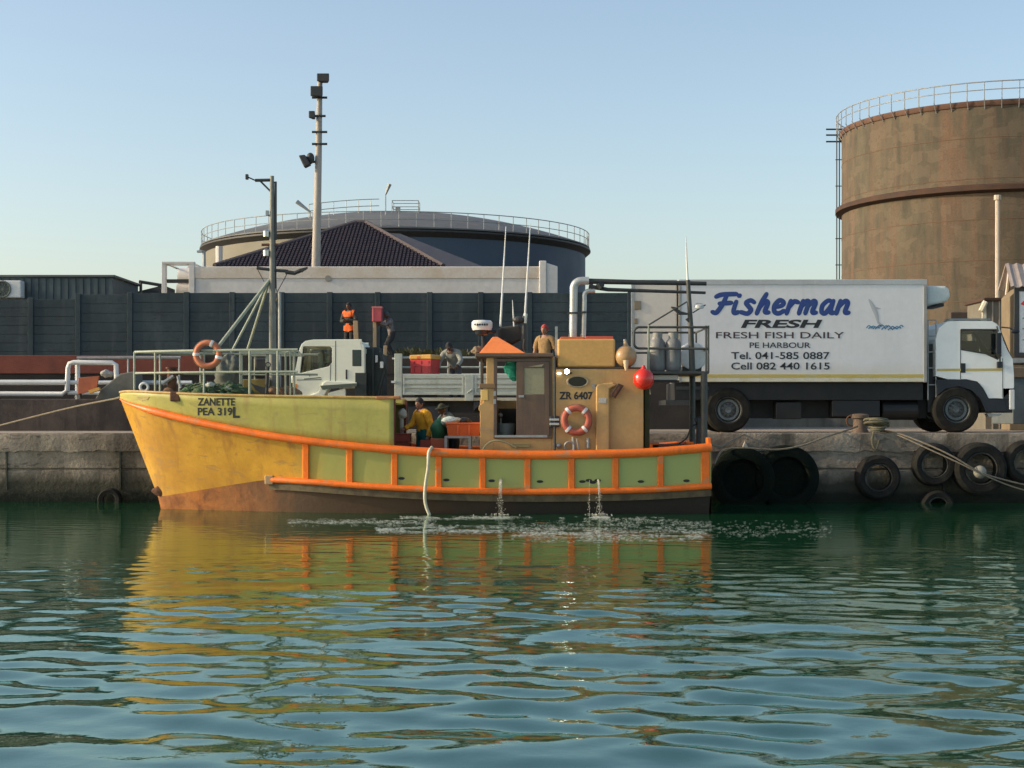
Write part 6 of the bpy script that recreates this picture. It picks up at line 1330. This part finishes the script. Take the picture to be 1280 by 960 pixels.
    # hands: palm and five bent fingers, thumb from the side of the palm
    for n_ in 'lr':
        d = (J['wr'+n_]-J['el'+n_]).normalized(); sd_ = -1 if n_ == 'l' else 1
        side = d.cross(V3((sd_, 0, 0))); side = side.normalized() if side.length > .2 else V3((0, -1, 0)); nrm = d.cross(side).normalized()*sd_
        w0 = J['wr'+n_]; o = len(B.v)
        B.tube([w0-d*.02, w0+d*.03, w0+d*.085], [.027, .036, .034], 8)
        for k, (off, ln_) in enumerate(((-.027, .068), (-.009, .078), (.009, .074), (.026, .058))):
            p0 = w0+d*.075+side*off; p1 = p0+d*ln_*.5-nrm*.008; p2 = p1+d*ln_*.4-nrm*.022; B.tube([p0, p1, p2], [.010, .009, .007], 6)
        p0 = w0+d*.03-side*.028; p1 = p0+d*.03-side*.024-nrm*.01; B.tube([p0, p1, p1+d*.03-nrm*.01], [.012, .011, .008], 6)
        for i in range(o, len(B.v)): B.v[i] = W_(B.v[i]*s)
    T = thing('person', label, 'person', base)
    T2 = B.build('body', [skin, eyem, lipm], T, smooth='all')
    # clothes: body faces by nearest bone, pushed outwards
    bones = [(a, b) for a, b in E]; SEG = [(J[a]*s, J[b]*s) for a, b in bones]; reg = []
    for v in vs:
        best = None
        for k, (a, b) in enumerate(SEG):
            ab = b-a; t = max(0, min(1, (v-a).dot(ab)/ab.dot(ab))); dd = (v-(a+ab*t)).length/(1.0)
            if best is None or dd < best[0]: best = (dd, k, t)
        reg.append((bones[best[1]], best[2]))
    def sel(fn): return [i for i, r in enumerate(reg) if fn(r[0][0], r[0][1], r[1])]
    def garment(name, fn, mt, push, wr=.0):
        keep = set(sel(fn)); mm = MB(); mp = {}; ff = [f for f in fs if all(i in keep for i in f)]
        for f in ff:
            for i in f:
                if i not in mp:
                    mp[i] = len(mm.v); q = vs[i]+ns[i]*(push+wr*mnoise.noise(vs[i]*9))*s; mm.v.append(W_(q))
        mm.f = [tuple(mp[i] for i in f) for f in ff]; mm.mi = [0]*len(ff)
        if ff: return mm.build(name, mt, T, smooth='all', fixn=False)
    trunk = lambda a, b, t: (a, b) in (('pel', 'wai'), ('wai', 'che')) or ((a, b) == ('che', 'nk0')) or (a == 'nk0' and b[:2] == 'sh') or (a == 'nk0' and b == 'nk1' and t < .3)
    slv = {'short': lambda a, b, t: a[:2] == 'sh' and t < .75, 'long': lambda a, b, t: a[:2] == 'sh' or (a[:2] == 'el' and t < .92)}[sleeve]
    garment('shirt', lambda a, b, t: trunk(a, b, t) or slv(a, b, t) or (a == 'pel' and b[:2] == 'hi' and t < .6), shirt, .020, .012)
    garment('trousers', lambda a, b, t: (a == 'pel' and b[:2] == 'hi') or a[:2] == 'hi' or (a[:2] == 'kn' and t < .95) or ((a, b) == ('pel', 'wai') and t < .35), trousers, .014, .008)
    garment('shoes', lambda a, b, t: a[:2] == 'an' or (a[:2] == 'kn' and t > .9), M('boot_black', (.02, .02, .02), rough=.5), .012)
    if vest:
        def box_sel(z0, z1):
            return {i for i, v in enumerate(vs) if z0*s < v.z < z1*s and abs(v.x) < .205*s and reg[i][0][0][:2] not in ('el', 'wr') and not (reg[i][0][0][:2] == 'sh' and reg[i][1] > .55)}
        def garment2(name, keep, mt, push):
            mm = MB(); mp = {}; ff = [f for f in fs if all(i in keep for i in f)]
            for f in ff:
                for i in f:
                    if i not in mp: mp[i] = len(mm.v); mm.v.append(W_(vs[i]+ns[i]*push*s))
            mm.f = [tuple(mp[i] for i in f) for f in ff]; mm.mi = [0]*len(ff); mm.build(name, mt, T, smooth='all', fixn=False)
        garment2('vest', box_sel(hipz-.12, hipz+.54), vest, .036)
        garment2('reflective_band', box_sel(hipz+.16, hipz+.27), M('silver_band', (.6, .58, .5), rough=.3, fine=0), .042)
    if apron:
        garment('apron', lambda a, b, t: (a == 'pel') or (a[:2] == 'hi' and t < .8), apron, .03, .015)
    # hair or cap
    H = MB(); o = 0
    for i in range(9):
        t = math.pi*.56*i/8
        for j in range(20):
            a = math.tau*j/20; k = 1.1; z = .118*math.cos(t)*k; yy = .098*math.sin(t)*math.sin(a)*k+.008; xx = .079*math.sin(t)*math.cos(a)*k
            if yy < -.04 and z < .045: z = .045+(z-.045)*.1
            H.v.append(hl((xx, yy, z)))
    for i in range(8):
        for j in range(20): H.f.append((i*20+j, (i+1)*20+j, (i+1)*20+(j+1) % 20, i*20+(j+1) % 20))
    H.mi = [0]*len(H.f)
    if cap and capname == 'cap':
        o = len(H.v); pts = [hl((.062*math.cos(a), -.085-.06*math.sin(a), .052-.012*math.sin(a))) for a in np.linspace(0, math.pi, 9)]; H.add(pts, [tuple(range(9))])
    if cap and capname == 'hat':
        ring = [[hl((rr*.079*math.cos(a), rr*.098*math.sin(a)+.005, .05-.02*(rr > 1.3))) for a in np.linspace(0, math.tau, 21)] for rr in (1.08, 1.75)]; H.grid(ring)
    H.build(capname, cap or hairm, T, smooth='all', fixn=False)
    return T
# 1 man in orange vest by the fence
person('man in orange reflective vest standing with folded arms by the fence', (PX(437, 50.6), 50.6, TZ), R(-25), cloth('shirt_dark', (.05, .055, .05)), cloth('trousers_dark', (.02, .022, .022)), 1.74, 2,
       arms={'l': ((-.08, -.04, -.26), (.2, -.14, .02)), 'r': ((.08, -.04, -.26), (-.2, -.16, .03))}, sleeve='long', vest=cloth('vest_orange', (.85, .16, .03)), cap=cloth('cap_black', (.02, .02, .022)), capname='cap', skin=skinm)
# 2 crouched man with the crate
person('stooping man in grey and dark shorts steadying the red crate on its post', (PX(490, 50.3), 50.3, TZ), R(-65), cloth('shirt_grey_red', (.12, .10, .10), (.3, .28, .27)), cloth('shorts_dark', (.03, .03, .032)), 1.55, 14,
       arms={'l': ((-.03, -.2, -.14), (.03, -.22, .06)), 'r': ((.03, -.2, -.14), (-.02, -.22, .08))}, sleeve='long', drop=.12, knee=.16, cap=cloth('cap_grey', (.1, .1, .1)), skin=skinm)
# 3 man leaning over the dropside of the flatbed
person('man in pale grey jacket bending over the flatbed dropside', (PX(569, 40.7), 40.75, 2.42), R(-18), cloth('jacket_pale_grey', (.30, .31, .27)), cloth('trousers_grey', (.1, .1, .1)), 1.7, 40,
       arms={'l': ((-.1, -.1, -.24), (.0, -.12, -.2)), 'r': ((.12, -.1, -.22), (-.05, -.16, -.14))}, sleeve='long', drop=.05, knee=.08, cap=cloth('beanie_black', (.025, .025, .028)), capname='cap', head_tilt=.15)
# 4 man in tan T-shirt on the flatbed, seen over the wheelhouse roof
person('man in tan T-shirt and red cap standing above the wheelhouse roof', (PX(681.5, 40.6), 40.6, 2.42), R(-28), cloth('tshirt_tan', (.34, .21, .085)), cloth('trousers_brown', (.08, .06, .05)), 1.93, 0,
       arms={'l': ((-.1, .02, -.29), (-.03, -.08, -.26)), 'r': ((.09, .03, -.29), (.04, -.03, -.27))}, cap=cloth('cap_red', (.45, .06, .05)), skin=skin2)
# 5 person in yellow on the working deck
person('deckhand in yellow top and teal apron facing left on the boat', (PX(530, 35.6), 35.6, DK), R(-50), cloth('top_yellow', (.92, .46, .03)), cloth('trousers_teal', (.02, .12, .11)), 1.8, 7,
       arms={'l': ((-.02, -.13, -.24), (.02, -.22, -.1)), 'r': ((.1, .02, -.27), (.02, -.1, -.24))}, sleeve='long', apron=cloth('apron_teal', (.012, .15, .13)), cap=cloth('cap_dark', (.03, .028, .03)), skin=skin2)
# 6 person in grey bending to the sack
person('deckhand in grey jacket and olive hat bending beside the green sack', (PX(567, 35.9), 35.9, DK), R(-55), cloth('jacket_grey', (.17, .20, .17)), cloth('trousers_blue', (.04, .05, .06)), 1.74, 24,
       arms={'l': ((-.03, -.16, -.22), (.03, -.2, -.1)), 'r': ((.05, -.16, -.22), (0, -.22, -.1))}, sleeve='long', cap=cloth('hat_olive', (.06, .065, .03)), capname='hat', skin=skinm)
# 7 person in red behind the exhaust pipes
person('stooping worker in red top half hidden behind the roof locker', (PX(740, 40.6), 40.7, 2.42), R(-40), cloth('top_red', (.30, .055, .04)), cloth('trousers_dark2', (.03, .03, .035)), 1.84, 24, drop=.03, sleeve='long', cap=cloth('hair_cloth', (.05, .05, .05)), skin=skinm)
